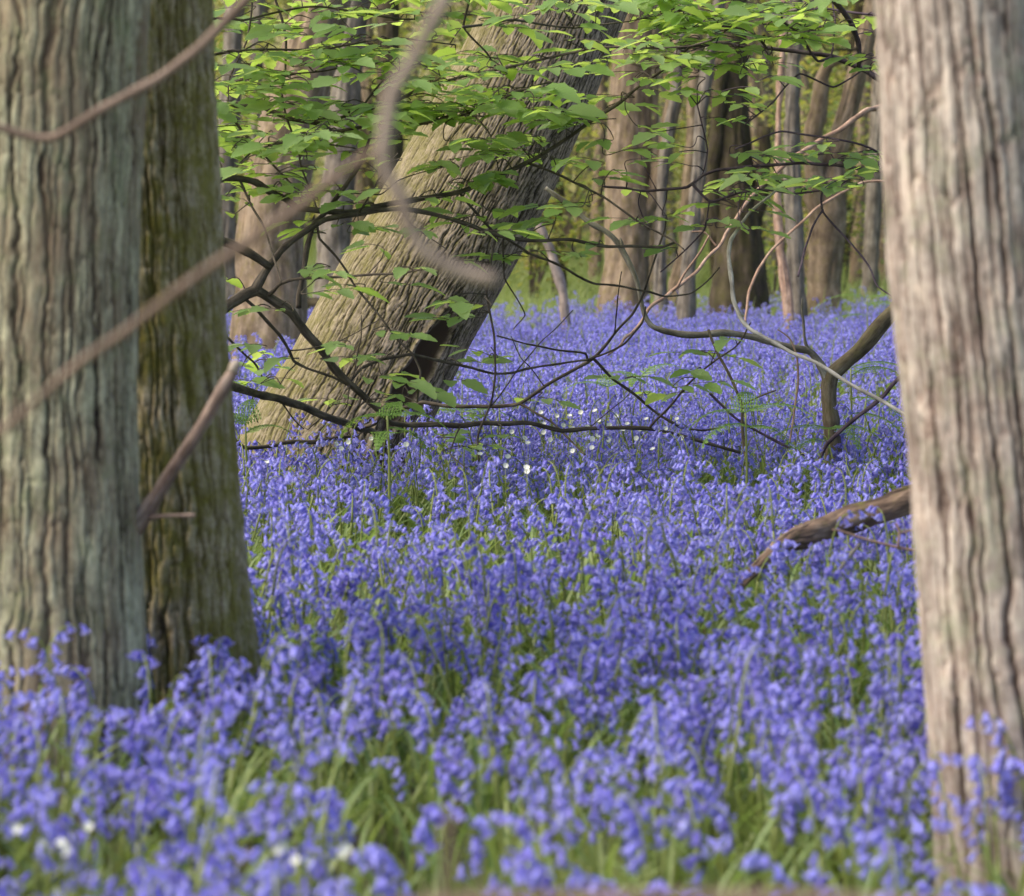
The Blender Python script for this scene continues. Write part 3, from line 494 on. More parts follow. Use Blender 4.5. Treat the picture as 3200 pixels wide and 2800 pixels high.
for n, poly, k in [(120, [(640, -60), (1550, -60), (1500, 300), (1100, 480), (640, 480)], 5), (46, [(640, 200), (1350, 200), (1300, 440), (640, 480)], 4), (72, [(1400, -40), (2150, -40), (2080, 300), (1750, 390), (1300, 370)], 5), (16, [(660, 470), (1250, 480), (1100, 640), (670, 640)], 3), (20, [(1380, 330), (1800, 330), (1650, 560), (1330, 640)], 4), (12, [(1200, 420), (1750, 420), (1550, 820), (1150, 800)], 4), (10, [(680, 560), (1250, 560), (1150, 900), (690, 900)], 3)]:
    for x, y in polyrand(n, poly): TL.spray(x, y, random.randint(max(2, k - 2), k + 1))
for x, y, n in [(1560, 470, 6), (1620, 470, 5), (1480, 490, 4), (1480, 570, 4), (1430, 590, 3), (1760, 505, 5), (1840, 500, 4), (1880, 440, 3), (1740, 640, 6), (1700, 690, 7), (1640, 700, 6), (1780, 650, 4), (1820, 640, 3), (1590, 730, 4), (1740, 790, 4), (1800, 800, 3), (1870, 765, 2), (1960, 690, 3), (1560, 660, 3), (1420, 700, 3), (1320, 720, 4), (1150, 720, 3), (1160, 770, 3), (1080, 700, 3), (1040, 850, 4), (1000, 840, 3), (1090, 895, 5), (1030, 910, 4), (1260, 890, 4), (1290, 840, 3), (1400, 940, 4), (1430, 990, 4), (1470, 950, 3), (1380, 1000, 2), (1230, 1040, 4), (1280, 1050, 3), (1070, 1080, 4), (1110, 1120, 3), (1060, 1120, 3), (1180, 1180, 3), (1230, 1170, 3), (1270, 1200, 3), (1000, 1250, 3), (1060, 1255, 3), (1210, 1260, 4), (1240, 1235, 3), (1490, 1100, 5), (1540, 1120, 4), (1460, 1130, 3), (1420, 1190, 2), (1560, 1360, 3), (1500, 1390, 4), (1460, 1400, 4), (1400, 1360, 2), (1640, 1250, 2), (1720, 1250, 2), (780, 1080, 4), (820, 1110, 4), (760, 1140, 4), (850, 1150, 3), (800, 1190, 4), (740, 1190, 3), (860, 1190, 3), (900, 1120, 2), (780, 970, 3), (850, 970, 3), (980, 860, 3), (960, 620, 3), (1020, 600, 3), (720, 620, 2), (700, 660, 2), (1110, 640, 3), (2230, 1110, 5), (2180, 1100, 4), (2160, 1160, 3), (2200, 1200, 5), (2280, 1060, 3), (2120, 1230, 3), (2030, 1230, 3), (2000, 1180, 2), (1890, 1180, 2), (1960, 470, 4), (1930, 540, 4), (2020, 400, 4), (1830, 380, 5), (1900, 300, 5), (2050, 200, 4), (1190, 1110, 2), (1330, 1220, 3)]:
    TL.spray(x, y, n, 0.1)
TL.finish()

TR = LeafyTree('R', 'young_chestnut', [P(3000, 1750, 9.6), P(2990, 1300, 9.6), P(2980, 800, 9.6), P(2990, 300, 9.6), P(2980, -300, 9.6), P(2990, -900, 9.6)], [.07, .06, .055, .05, .045, .04],
    'young leafy chestnut behind the pale trunk with a purple-brown bough', M['twig_purple'])
b = TR.bough
b([(2985, 420), (2850, 320), (2754, 258), (2684, 211), (2602, 176), (2514, 164), (2396, 152), (2309, 147), (2276, 135), (2200, 140), (2100, 150), (2020, 145)], (22, 20, 16, 13, 12, 10, 8, 6), 9.6, 9.9, False)
b([(2684, 211), (2687, 190), (2675, 126), (2654, 73), (2631, 38), (2602, 0), (2570, -60)], (15, 18, 17)); b([(2602, 176), (2560, 190), (2500, 110), (2450, 70), (2440, 50)], (9, 6)); b([(2654, 90), (2600, 95), (2510, 95)], (7, 4)); b([(2602, 190), (2610, 60), (2605, 10)], (6, 5))
b([(2985, 560), (2860, 545), (2766, 538), (2693, 532), (2613, 514), (2518, 510), (2391, 521), (2248, 530), (2198, 545), (2147, 583), (2077, 591), (2013, 600), (1950, 589), (1883, 584)], (10, 10, 10, 10, 9, 7), 9.6, 9.9, False)
b([(2160, 580), (2172, 583), (2220, 624), (2295, 608), (2375, 595), (2486, 608), (2582, 595), (2640, 570)], (9, 8, 5)); b([(2198, 545), (2206, 470), (2180, 350), (2175, 330)], (5, 5)); b([(2766, 538), (2740, 480), (2640, 440), (2450, 410), (2340, 445), (2300, 460)], (7, 6, 5)); b([(2684, 225), (2600, 270), (2500, 230), (2420, 320), (2330, 390)], (6, 5))
b([(2575, 611), (2572, 659), (2613, 710), (2661, 764), (2715, 843), (2741, 891), (2788, 923)], (7, 5)); b([(2572, 659), (2547, 703), (2524, 754), (2505, 805), (2500, 860)], (7, 7)); b([(2220, 624), (2200, 720), (2120, 800), (2060, 850)], (5, 4))
b([(2985, 1080), (2820, 1175), (2762, 1234), (2644, 1333), (2586, 1386), (2568, 1421), (2545, 1450)], (15, 14, 12, 8), 9.6, 9.7, False)
b([(2217, 1228), (2293, 1304), (2381, 1357), (2469, 1398), (2539, 1433)], (8, 9), 9.7, 9.7, False)
for pl in ([(2985, 60), (2760, 50), (2560, 30), (2300, 50), (2080, 30)], [(2985, -80), (2700, -50), (2400, -30), (2120, -60)], [(2396, 152), (2340, 100), (2250, 80), (2150, 95)]): b(pl, (9, 8, 6, 4), 9.6, 9.8, False)
for n, poly, k in [(75, [(2030, -40), (2620, -40), (2600, 110), (2300, 190), (2050, 200)], 5), (6, [(2650, -40), (2760, -40), (2760, 230), (2700, 240)], 4), (12, [(2100, 190), (2450, 190), (2400, 260), (2120, 260)], 3)]:
    for x, y in polyrand(n, poly): TR.spray(x, y, random.randint(max(2, k - 2), k + 1))
for x, y, n in [(2130, 285, 4), (2200, 290, 4), (2270, 300, 4), (2320, 330, 5), (2300, 280, 3), (2250, 370, 2), (2320, 370, 2), (2420, 180, 2), (2440, 200, 2), (2040, 420, 4), (2080, 450, 4), (2030, 480, 3), (2100, 510, 3), (2130, 480, 2), (2340, 480, 5), (2400, 490, 5), (2450, 490, 4), (2480, 480, 3), (2540, 450, 4), (2580, 460, 3), (2630, 480, 4), (2700, 490, 5), (2660, 500, 4), (2350, 540, 6), (2290, 560, 5), (2390, 560, 7), (2430, 550, 5), (2370, 590, 6), (2270, 600, 5), (2320, 620, 4), (2240, 640, 4), (2480, 570, 3), (2510, 590, 2), (2600, 560, 5), (2640, 570, 5), (2620, 590, 4), (2580, 580, 3), (2680, 530, 3), (2720, 530, 3), (2250, 690, 3), (2360, 660, 2), (2300, 710, 3), (2370, 720, 2), (2060, 690, 3), (2000, 690, 2), (2100, 670, 2), (2190, 710, 2), (2750, 200, 4), (2745, 60, 2), (2090, 780, 2), (1900, 560, 3), (1960, 590, 2), (2000, 500, 2)]:
    TR.spray(x, y, n, 0.1)
TR.finish()

# bent sapling, with its long bare grey arm
root = thing('bent_sapling', tuple(P(2600, 1420, 10.2)), 'bent olive-brown sapling with a thick arm and a long grey limb among the bluebells', 'sapling')
a = Acc(); sd = 10.2
bp = P(2604, 1420, sd); bp.z = -0.05
tube(a, [bp, P(2600, 1340, sd), P(2592, 1251, sd), P(2596, 1185, sd), P(2625, 1155, sd), P(2700, 1080, sd), P(2791, 976, sd), P(2880, 880, sd), P(3000, 700, sd), P(3060, 300, sd), P(3080, -500, sd)], [.034, .031, .03, .03, .026, .027, .027, .025, .023, .02, .015], 70, 14, 0, 0.005)
link('trunk', a.mesh('trunk', [M['twig_olive']], root.location), root)
a = Acc(); tube(a, [P(2590, 1200, sd), P(2562, 1146, sd), P(2527, 1102, sd), P(2498, 1090, sd), P(2351, 1055, sd), P(2264, 1041, sd), P(2176, 1047, sd), P(2088, 1041, sd), P(2040, 1024, sd), P(2024, 1000, sd), P(2013, 971, sd), P(1991, 888, sd), P(1966, 818, sd), P(1937, 764, sd), P(1902, 729, sd), P(1829, 688, sd), P(1759, 624, sd), P(1702, 583, sd)], [.02, .017, .014, .0125, .0125, .0125, .0125, .011, .010, .009, .0085, .009, .010, .0105, .0105, .010, .009, .008], 120, 11, 0, 0.006)
tube(a, [P(1945, 772, sd), P(1940, 752, sd), P(1938, 742, sd)], [.009, .007, .001], 5, 7)
tube(a, [P(2527, 1102, sd), P(2516, 1060, sd), P(2512, 1000, sd), P(2506, 960, sd), P(2505, 930, sd)], [.007, .006, .005, .005, .003], 14, 7, 0, 0.004)
link('limb', a.mesh('limb', [M['twig_greyer']], root.location), root)

def stick(name, label, pix, d, wpx, mat, cat='dead branch', extra=(), sides=10, wob=0.006):
    a = Acc(); ds = np.linspace(d[0], d[1], len(pix)); rad = np.interp(np.linspace(0, 1, len(pix)), np.linspace(0, 1, len(wpx)), wpx)
    tube(a, [P(x, y, k) for (x, y), k in zip(pix, ds)], [r / 2 * k / F for r, k in zip(rad, ds)], 7 * len(pix), sides, 0, wob, True, .6)
    for px_, dd, ww in extra:
        tube(a, [P(x, y, dd) for x, y in px_], [np.interp(i / (len(px_) - 1), [0, 1], ww) / 2 * dd / F for i in range(len(px_))], 7 * len(px_), 7, 0, wob)
    return tag(link(name, a.mesh(name, [mat])), label, cat)
stick('dead_branch', 'long pinkish dead bough slanting up to the right behind the leaf sprays', [(1900, 1110), (1950, 1063), (1981, 1034), (2039, 955), (2109, 907), (2172, 850), (2250, 764), (2305, 675), (2349, 614), (2461, 506), (2581, 428), (2707, 349), (2754, 331), (2900, 260)], (11.4, 13.5), (6, 9, 12, 11, 10, 11, 15, 17, 17), M['twig_pink'], extra=[([(2100, 910), (2140, 860), (2190, 790), (2220, 735)], 11.95, (9, 6)), ([(2240, 770), (2200, 725), (2160, 722)], 12.2, (7, 5))])
stick('dead_branch', 'thin brown bough crossing in front of the tan and grey stems', [(2330, 1010), (2335, 950), (2340, 907), (2372, 837), (2429, 767), (2540, 662), (2582, 630), (2626, 602), (2700, 570), (2830, 560)], (13.5, 14), (7, 9, 9, 8, 7), M['twig_pink'])
stick('dead_branch', 'pale lichened grey branch curving down to the right', [(2440, 590), (2419, 599), (2340, 662), (2308, 710), (2283, 751), (2280, 799), (2286, 866), (2292, 939), (2314, 996), (2351, 1035), (2469, 1099), (2557, 1134), (2644, 1187), (2750, 1246), (2826, 1293), (2950, 1390)], (9.6, 9.3), (7, 9, 13, 14, 13, 13, 12, 12), M['twig_pale'])
stick('dead_twig', 'bare brown forked twig standing in bluebells', [(2328, 1470), (2328, 1415), (2319, 1310), (2316, 1263), (2252, 1128), (2211, 1029)], (9.6, 9.6), (11, 10, 9, 8), M['twig_olive'], 'twig', [([(2318, 1266), (2351, 1246), (2422, 1219)], 9.6, (7, 5))])
stick('dead_twig', 'grey knobbly twig beside the thick arm of the bent sapling', [(2430, 1030), (2470, 1060), (2490, 1120), (2492, 1200), (2480, 1280), (2470, 1380)], (10.0, 9.9), (4, 6, 7, 7), M['twig_pink'], 'twig')
stick('dead_twig', 'low dark twig lying across the foot of the leaning trunk', [(700, 1345), (760, 1398), (830, 1395), (900, 1385), (980, 1380), (1060, 1365), (1120, 1360)], (9.8, 10.2), (8, 14, 15, 10), M['twig_dark'], 'twig')
# out-of-focus branches close to the lens
stick('overhanging_branch', 'blurred brown branch sloping across the top of the grey-green trunk', [(-700, 250), (-300, 360), (0, 398), (70, 420), (156, 432), (223, 402), (335, 335), (474, 257), (614, 151), (725, 50), (776, -5), (900, -160), (1050, -420), (1100, -900), (1050, -2000)], (3.7, 3.7), (20, 28, 32, 34, 36, 38), M['twig_near'], 'branch', wob=0.004)
stick('overhanging_branch', 'pale blurred hooked branch dropping from the top and curling across the leaning trunk', [(1560, -2400), (1520, -900), (1440, -200), (1390, 0), (1335, 100), (1268, 223), (1223, 290), (1200, 400), (1190, 480), (1205, 545), (1246, 603), (1268, 686), (1312, 770), (1391, 826), (1474, 854), (1550, 868)], (2.3, 2.3), (60, 56, 52, 46, 46, 46, 42, 34), M['twig_nearpale'], 'branch', wob=0.003)
stick('overhanging_branch', 'brown blurred branch slanting from the left edge up to the hooked branch', [(1195, 462), (1134, 491), (1000, 590), (949, 636), (781, 759), (698, 815), (558, 915), (390, 1050), (279, 1123), (167, 1212), (67, 1302), (-40, 1380), (-300, 1480), (-700, 1500)], (2.6, 2.7), (34, 36, 36, 30, 26, 24, 26), M['twig_near'], 'branch', wob=0.003)
stick('fallen_branch', 'blurred brown branch lying along the very bottom edge', [(500, 3700), (800, 3150), (1150, 2870), (1400, 2838), (1700, 2828), (2100, 2822), (2600, 2816), (3000, 2840), (3300, 2930), (3600, 3400)], (1.8, 1.8), (60, 70, 66, 50), M['twig_near'], 'branch', [([(1330, 2860), (1380, 2780), (1400, 2690), (1385, 2600), (1410, 2520)], 1.85, (34, 18))], wob=0.004)
# fallen log and sticks on the right
dl = 7.3
lg = thing('fallen_log', tuple(P(2640, 1640, dl)), 'rotten reddish-brown fallen log with a mossy end lying in bluebells', 'log')
trunk('trunk', [P(2100, 2120, dl - .35), P(2255, 1895, dl - .28), P(2390, 1748, dl - .2), P(2450, 1698, dl - .15), P(2510, 1674, dl - .1), P(2580, 1650, dl - .05), P(2660, 1618, dl), P(2750, 1592, dl + .02), P(2843, 1562, dl + .05), P(2980, 1530, dl + .1), P(3150, 1530, dl + .15), P(3400, 1650, dl + .2), P(3560, 1850, dl + .25), P(3640, 2085, dl + .3)], [.005, .008, .012, .02, .027, .024, .031, .028, .031, .029, .026, .024, .022, .018], 90, 340, M['log'], lg, 0.006, 'furrow', (0.02, 0.09), 61, 0, 0.35)
stick('dead_twig', 'grey-brown splinter of dead wood lying below the fallen log', [(2615, 1795), (2650, 1745), (2690, 1697)], (6.5, 6.6), (9, 15, 9), M['twig_greyer'], 'twig')
stick('dead_twig', 'tan dead stalk forked between the fallen log and the pale trunk', [(2600, 1655), (2685, 1679), (2760, 1698), (2850, 1725), (2950, 1740)], (6.6, 6.6), (6, 8, 8), M['twig_pink'], 'twig', [([(2810, 1712), (2815, 1665), (2800, 1635)], 6.6, (9, 7)), ([(2815, 1665), (2850, 1655), (2900, 1650)], 6.6, (7, 5))])

# ------------------------------------------------------------------ bluebells
def bell(acc, base, axis, L, rnd):
    axis = Vector(axis).normalized(); q = axis.to_track_quat('Z', 'Y').to_matrix(); v = []; bc = []; f = []
    rings = [(0.0014, 0), (0.0042, .24), (0.0043, .62)]
    for r, t in rings:
        for i in range(6): a_ = i * math.pi / 3; v.append(Vector(base) + q @ Vector((r * math.cos(a_), r * math.sin(a_), t * L))); bc.append((t * .4, 0, rnd))
    for j in range(2):
        for i in range(6): f.append((j * 6 + i, j * 6 + (i + 1) % 6, (j + 1) * 6 + (i + 1) % 6, (j + 1) * 6 + i))
    for i in range(6):
        a0 = (i + .5) * math.pi / 3; k = len(v)
        for r, t, da in ((0.0060, .9, -.36), (0.0060, .9, .36), (0.0094, .95, 0), (0.0104, .76, 0)):
            v.append(Vector(base) + q @ Vector((r * math.cos(a0 + da), r * math.sin(a0 + da), t * L))); bc.append((1 if r > .007 else .7, 0, rnd))
        f += [(12 + i, 12 + (i + 1) % 6, k + 1, k), (k, k + 1, k + 2), (k + 1, k + 3, k + 2), (k + 2, k + 3, k)]
    acc.add([tuple(x) for x in v], f, 0, bc)
def strap(acc, yaw, L, W, lift, mat=0, segs=8):
    rnd = random.random(); v = []; bc = []; dx, dy = math.cos(yaw), math.sin(yaw); x = z = 0.0; an = lift
    for j in range(segs + 1):
        t = j / segs; wd = W * .5 * (min(1, .55 + 2 * t) * (1 - t ** 4) + .02); c = np.array((dx * x, dy * x, z)); s = np.array((-dy, dx, 0)) * wd
        up = np.array((0, 0, wd * .45)); v += [c - s + up, c, c + s + up]; bc += [(t, 1, rnd), (t, 0, rnd), (t, 1, rnd)]
        x += math.cos(an) * L / segs; z += math.sin(an) * L / segs; an -= random.uniform(.1, .26) * (0.4 + t)
    acc.add(v, [q for j in range(segs) for q in ((j * 3, j * 3 + 1, j * 3 + 4, j * 3 + 3), (j * 3 + 1, j * 3 + 2, j * 3 + 5, j * 3 + 4))], mat, bc)
def bluebell_parts(H, nb):
    st, hd = Acc(), Acc(); yaw = random.uniform(0, 6.28); dx, dy = math.cos(yaw), math.sin(yaw); lean = random.uniform(-.03, .05)
    pts = [(0, 0, -.01), (dx * lean * .3, dy * lean * .3, H * .4), (dx * lean, dy * lean, H * .74), (dx * (lean + .012), dy * (lean + .012), H * .9), (dx * (lean + .035), dy * (lean + .035), H * .985), (dx * (lean + .062), dy * (lean + .062), H * .985)]
    q, r = catmull(pts, [.0036, .0032, .0027, .0022, .0016, .0008], 20)
    tube(st, q[:14], r[:14], 14, 5, 0); tube(hd, q[13:], r[13:], 9, 5, 2)
    for i in range(nb):
        t = .70 + .295 * (i / (nb - 1)) ** .9; p = Vector(q[min(19, int(t * 19.4))]); sd = random.gauss(0, .9); a_ = yaw + sd
        ped = .011 * (1.25 - .7 * i / nb); p2 = p + Vector((math.cos(a_) * ped, math.sin(a_) * ped, .003)); ax = Vector((math.cos(a_) * random.uniform(.25, .9), math.sin(a_) * random.uniform(.25, .9), -1 + random.uniform(0, .5)))
        L = .0188 * (1.1 - .3 * i / nb) * random.uniform(.9, 1.1); tube(hd, [p, p.lerp(p2, .6) + Vector((0, 0, .003)), p2], [.0009, .0008, .0008], 4, 4, 1)
        bell(hd, p2, ax, L, random.random())
    lf = []
    for k in range(random.randint(4, 6)):
        a = Acc(); strap(a, k * 2.4 + random.uniform(-.4, .4), random.uniform(.2, .32), random.uniform(.008, .013), random.uniform(1.1, 1.5)); lf.append(a)
    return st, hd, lf
proto_col = bpy.data.collections.new('prototype_store')         # not part of the scene: sources for the scattered cover
def proto(name, acc, mats):
    o = bpy.data.objects.new(name, acc.mesh(name, mats)); proto_col_now.objects.link(o); return o
variants = []; blue_col = bpy.data.collections.new('bluebell_sources'); proto_col_now = blue_col
I4 = Matrix.Identity(4)
for i in range(9):
    st, hd, lf = bluebell_parts(random.uniform(.25, .385), random.randint(8, 13)); variants.append((st, hd, lf)); A = Acc()
    A.merge(st, I4, 0)                      # slots: 0 stem, 1 petal, 2 pedicel, 3 flower stalk, 4 leaf
    for acc, off in [(hd, 1)] + [(x, 4) for x in lf]: A.merge(acc, I4, off)
    proto('source_%02d' % i, A, [M['stem'], M['petal'], M['petal'], M['stem'], M['blue_leaf']])
def scatter(name, pts, rots, scl, pid, col, label):
    me = bpy.data.meshes.new(name); me.vertices.add(len(pts)); me.vertices.foreach_set('co', np.asarray(pts, float).ravel())
    for nm, ty, arr, key in (('rot', 'FLOAT_VECTOR', rots, 'vector'), ('scl', 'FLOAT', scl, 'value'), ('pid', 'INT', pid, 'value')):
        me.attributes.new(nm, ty, 'POINT').data.foreach_set(key, np.asarray(arr).ravel())
    o = link(name, me); tag(o, label, None, None, 'stuff')
    g = bpy.data.node_groups.new(name + '_scatter', 'GeometryNodeTree'); g.interface.new_socket('Geometry', in_out='INPUT', socket_type='NodeSocketGeometry'); g.interface.new_socket('Geometry', in_out='OUTPUT', socket_type='NodeSocketGeometry')
    gi, go, ip, ci, er = (g.nodes.new(x) for x in ('NodeGroupInput', 'NodeGroupOutput', 'GeometryNodeInstanceOnPoints', 'GeometryNodeCollectionInfo', 'FunctionNodeEulerToRotation'))
    ci.inputs['Collection'].default_value = col; ci.inputs['Separate Children'].default_value = True; ci.inputs['Reset Children'].default_value = True; ip.inputs['Pick Instance'].default_value = True
    def attr(nm, ty):
        n = g.nodes.new('GeometryNodeInputNamedAttribute'); n.data_type = ty; n.inputs['Name'].default_value = nm; return n.outputs['Attribute']
    L = g.links.new; L(gi.outputs[0], ip.inputs['Points']); L(ci.outputs[0], ip.inputs['Instance']); L(attr('pid', 'INT'), ip.inputs['Instance Index'])
    L(attr('rot', 'FLOAT_VECTOR'), er.inputs[0]); L(er.outputs[0], ip.inputs['Rotation']); L(attr('scl', 'FLOAT'), ip.inputs['Scale']); L(ip.outputs[0], go.inputs[0])
    md = o.modifiers.new('scatter', 'NODES'); md.node_group = g; return o
def field(n, d0, d1, half, pw=1.0):
    """random ground points in the wedge the lens sees, with a margin at both sides"""
    y = np.sqrt(rng.uniform(d0 ** 2, d1 ** 2, n)) if pw == 1 else d0 + (d1 - d0) * rng.random(n) ** pw
    x = rng.uniform(-1, 1, n) * (half[0] + half[1] * y); return x, y
TRUNKS = [(-.92, 5.4, .24), (-.73, 5.95, .22), (.82, 4.6, .17), (-.72, 10.95, .4), (-.55, 11.0, .38)]
def clear(x, y):
    k = np.ones(len(x), bool)
    for tx, ty, tr in TRUNKS: k &= (x - tx) ** 2 + (y - ty) ** 2 > tr ** 2
    return k
def px_of(x, y, z):
    dy = y * math.cos(PITCH) - (z - CAMH) * math.sin(PITCH); dz = y * math.sin(PITCH) + (z - CAMH) * math.cos(PITCH)
    return 1600 + x / dy * F, 1400 - dz / dy * F
GAPS = [(2960, 2560, 170, 260, .8), (1750, 2230, 230, 80, .45), (2250, 2470, 240, 90, .3), (1150, 2420, 150, 90, .4), (620, 2450, 130, 70, .4), (1850, 2650, 150, 70, .35), (300, 2450, 120, 70, .4), (1350, 1850, 260, 50, .4), (1650, 2150, 200, 90, .8), (1000, 2080, 160, 80, .6), (1250, 1740, 220, 60, .55), (2400, 2560, 240, 110, .6), (2150, 2680, 200, 80, .6), (2560, 1780, 200, 70, .75), (2380, 1850, 160, 60, .5), (1700, 2500, 140, 90, .5), (1180, 2260, 160, 70, .6), (200, 2620, 200, 70, .5), (1500, 1290, 300, 40, .5), (1900, 1330, 280, 40, .4), (1650, 1000, 200, 30, .5), (2650, 1280, 120, 60, .5), (1150, 1600, 160, 30, .35), (780, 2320, 120, 90, .5), (1500, 2620, 90, 80, .5), (700, 2560, 160, 60, .4)]
def density(x, y):
    n = .68 + .72 * noise3(x * 1.1, y * 0.8, x * 0, 31) + .55 * noise3(x * 3.1, y * 2.4, x * 0, 32)
    px, py = px_of(x, y, .3); k = np.clip(n, .12, 1)
    for gx, gy, rx, ry, a_ in GAPS: k = k * (1 - a_ * np.exp(-((px - gx) / rx) ** 2 - ((py - gy) / ry) ** 2))
    k = k * np.clip(1.0 - sstep(23, 29, y + 2.6 * noise3(x * .35, y * .3, x * 0, 35)), 0, 1); return k
def rot_set(n, tilt): return np.stack([rng.normal(0, tilt, n), rng.normal(0, tilt, n), rng.uniform(0, 6.283, n)], -1)
x, y = field(62000, 3.0, 33, (1.1, .21)); x2, y2 = field(1700, 3.0, 5.2, (1.1, .21)); x, y = np.r_[x, x2], np.r_[y, y2]; keep = (rng.random(len(x)) < density(x, y)) & clear(x, y); x, y = x[keep], y[keep]
# the 300 plants that show largest: singles with their own parts
px, py = px_of(x, y, .3); vis = (px > -60) & (px < 3260) & (py < 2960); order = np.where(vis)[0]; order = order[np.argsort(y[order])][:300]
mesh_cache = []
for st, hd, lf in variants:
    mesh_cache.append((st.mesh('stem', [M['stem']]), hd.mesh('flower_head', [M['petal'], M['petal'], M['stem']]), [l.mesh('leaf', [M['blue_leaf']]) for l in lf]))
sel = np.zeros(len(x), bool); sel[order] = True
for i in order:
    st, hd, lf = mesh_cache[random.randrange(9)]
    o = bpy.data.objects.new('bluebell', None); sc.collection.objects.link(o); o.empty_display_size = .05
    tag(o, 'nodding violet-blue bluebell, blurred, in the nearest stretch of the carpet', 'flower', 'bluebells nearest the lens')
    o.location = (x[i], y[i], float(ground_z(x[i], y[i]))); o.rotation_euler = (random.gauss(0, .08), random.gauss(0, .08), random.uniform(0, 6.28)); s = random.uniform(.85, 1.2); o.scale = (s, s, s)
    link('stem', st, o); link('flower_head', hd, o)
    for l in lf[:4]: link('leaf', l, o)
c = P(1066, 1302, 9.85); st, hd, lf = mesh_cache[2]
o = thing('bluebell', (c.x, c.y, 0), 'tall bluebell standing above the others in front of the low dark bough', 'flower'); k = c.z / max(v.co.z for v in hd.vertices); o.scale = (k * .95, k * .95, k); link('stem', st, o); link('flower_head', hd, o)
x, y = x[~sel], y[~sel]; yl = rng.uniform(6.55, 7.15, 12); x = np.r_[x, (rng.uniform(2420, 2860, 12) - 1600) / F * yl]; y = np.r_[y, yl]; n = len(x)
scatter('bluebell_carpet', np.stack([x, y, ground_z(x, y)], -1), rot_set(n, .09), rng.uniform(.8, 1.2, n), rng.integers(0, 9, n), blue_col, 'dense carpet of violet-blue bluebells covering the woodland floor')
print('bluebells', n)

# ------------------------------------------------------------------ grass and leaves of the floor
proto_col_now = grass_col = bpy.data.collections.new('grass_sources')
for i in range(5):
    A = Acc()
    for k in range(16):
        B_ = Acc(); strap(B_, random.uniform(0, 6.28), random.uniform(.12, .3), random.uniform(.003, .007), random.uniform(.9, 1.5), 0, 6); A.merge(B_, Matrix.Translation((random.gauss(0, .05), random.gauss(0, .05), 0)))
    proto('source_%02d' % i, A, [M['grass']])
x, y = field(16000, 3.0, 60, (.8, .22)); k = clear(x, y) & ((y > 22) | (rng.random(len(x)) < .25)); x, y = x[k], y[k]; n = len(x)
scatter('grass', np.stack([x, y, ground_z(x, y)], -1), rot_set(n, .1), rng.uniform(.7, 1.35, n) * np.where(y > 24, 1.5, 1.0), rng.integers(0, 5, n), grass_col, 'green grass and leaves growing between and beyond the bluebells')
proto_col_now = under_col = bpy.data.collections.new('undergrowth_sources')
for i in range(4):
    A = Acc()
    for k in range(70):
        c = Vector((random.gauss(0, .3), random.gauss(0, .3), random.gauss(0, .2))); yw = random.uniform(0, 6.28)
        leaf(A, c, (math.cos(yw), math.sin(yw), random.uniform(-.5, .2)), (random.gauss(0, .4), random.gauss(0, .4), 1), random.uniform(.06, .12), random.uniform(.035, .065), .3, .2, 0, 4, 0)
    for k in range(6):
        c = Vector((random.gauss(0, .1), random.gauss(0, .1), -.3)); e = Vector((random.gauss(0, .4), random.gauss(0, .4), random.uniform(0, .35))); tube(A, [c, c.lerp(e, .5) + Vector((.03, 0, .05)), e], [.006, .004, .002], 6, 4, 1, 0, False)
    proto('source_%02d' % i, A, [M['leaf_back'], M['twig_dark']])
# far leaf mass of the wood
pts = []
for k in range(1150):
    d = random.uniform(38, 64); px_ = random.uniform(300, 3100) if k % 6 else random.uniform(-800, 4000); z = random.uniform(2.1, 7.2) if random.random() < .9 else random.uniform(1.2, 2.1); xx = (px_ - 1600) / F * d
    if noise3(np.array([xx * .55]), np.array([d * .25]), np.array([z * .6]), 55)[0] > -.12: pts.append((xx, d, z))
n = len(pts); scatter('woodland_foliage', np.array(pts), rot_set(n, .4), rng.uniform(.9, 1.9, n), rng.integers(0, 4, n), under_col, 'far green leaf mass between the stems deep in the wood')
# single shrubs
for px_, d, hgt, wid, lab in [(2420, 31, 3.0, .85, 'fresh green shrub between the dark mossy trunk and the grey stems'), (2620, 35, 3.1, .8, 'green shrub behind the burred forked trunk'), (1650, 33, 2.6, .9, 'dull green shrub against the right edge of the leaning trunk'), (2030, 36, 3.2, .8, 'loose green shrub behind the slim grey stem'), (760, 33, 3.4, .9, 'green shrub above the narrow lilac-grey trunk'), (1240, 36, 3.4, 1.0, 'green shrub behind the boughs left of the leaning trunk')]:
    xx = (px_ - 1600) / F * d; t = thing('shrub', (xx, d, 0), lab, 'shrub'); A = Acc(); S_ = Acc()
    for k in range(7):
        e = Vector((random.gauss(0, wid * .5), random.gauss(0, wid * .4), hgt * random.uniform(.6, 1))); tube(S_, [(random.gauss(0, .06), 0, -.05), (e.x * .4, e.y * .4, e.z * .5), tuple(e)], [.016, .011, .004], 12, 6, 0, .02)
        for j in range(170):
            tt = random.uniform(.25, 1.05); c = Vector((e.x * tt, e.y * tt, e.z * tt)) + Vector((random.gauss(0, .22), random.gauss(0, .22), random.gauss(0, .2))); yw = random.uniform(0, 6.28)
            leaf(A, c, (math.cos(yw), math.sin(yw), random.uniform(-.5, .2)), (random.gauss(0, .4), random.gauss(0, .4), 1), random.uniform(.06, .13), random.uniform(.04, .07), .3, .2, 0, 4, 0)
    link('stems', S_.mesh('stems', [M['twig_dark']]), t); link('foliage', A.mesh('foliage', [M['leaf_back']]), t)

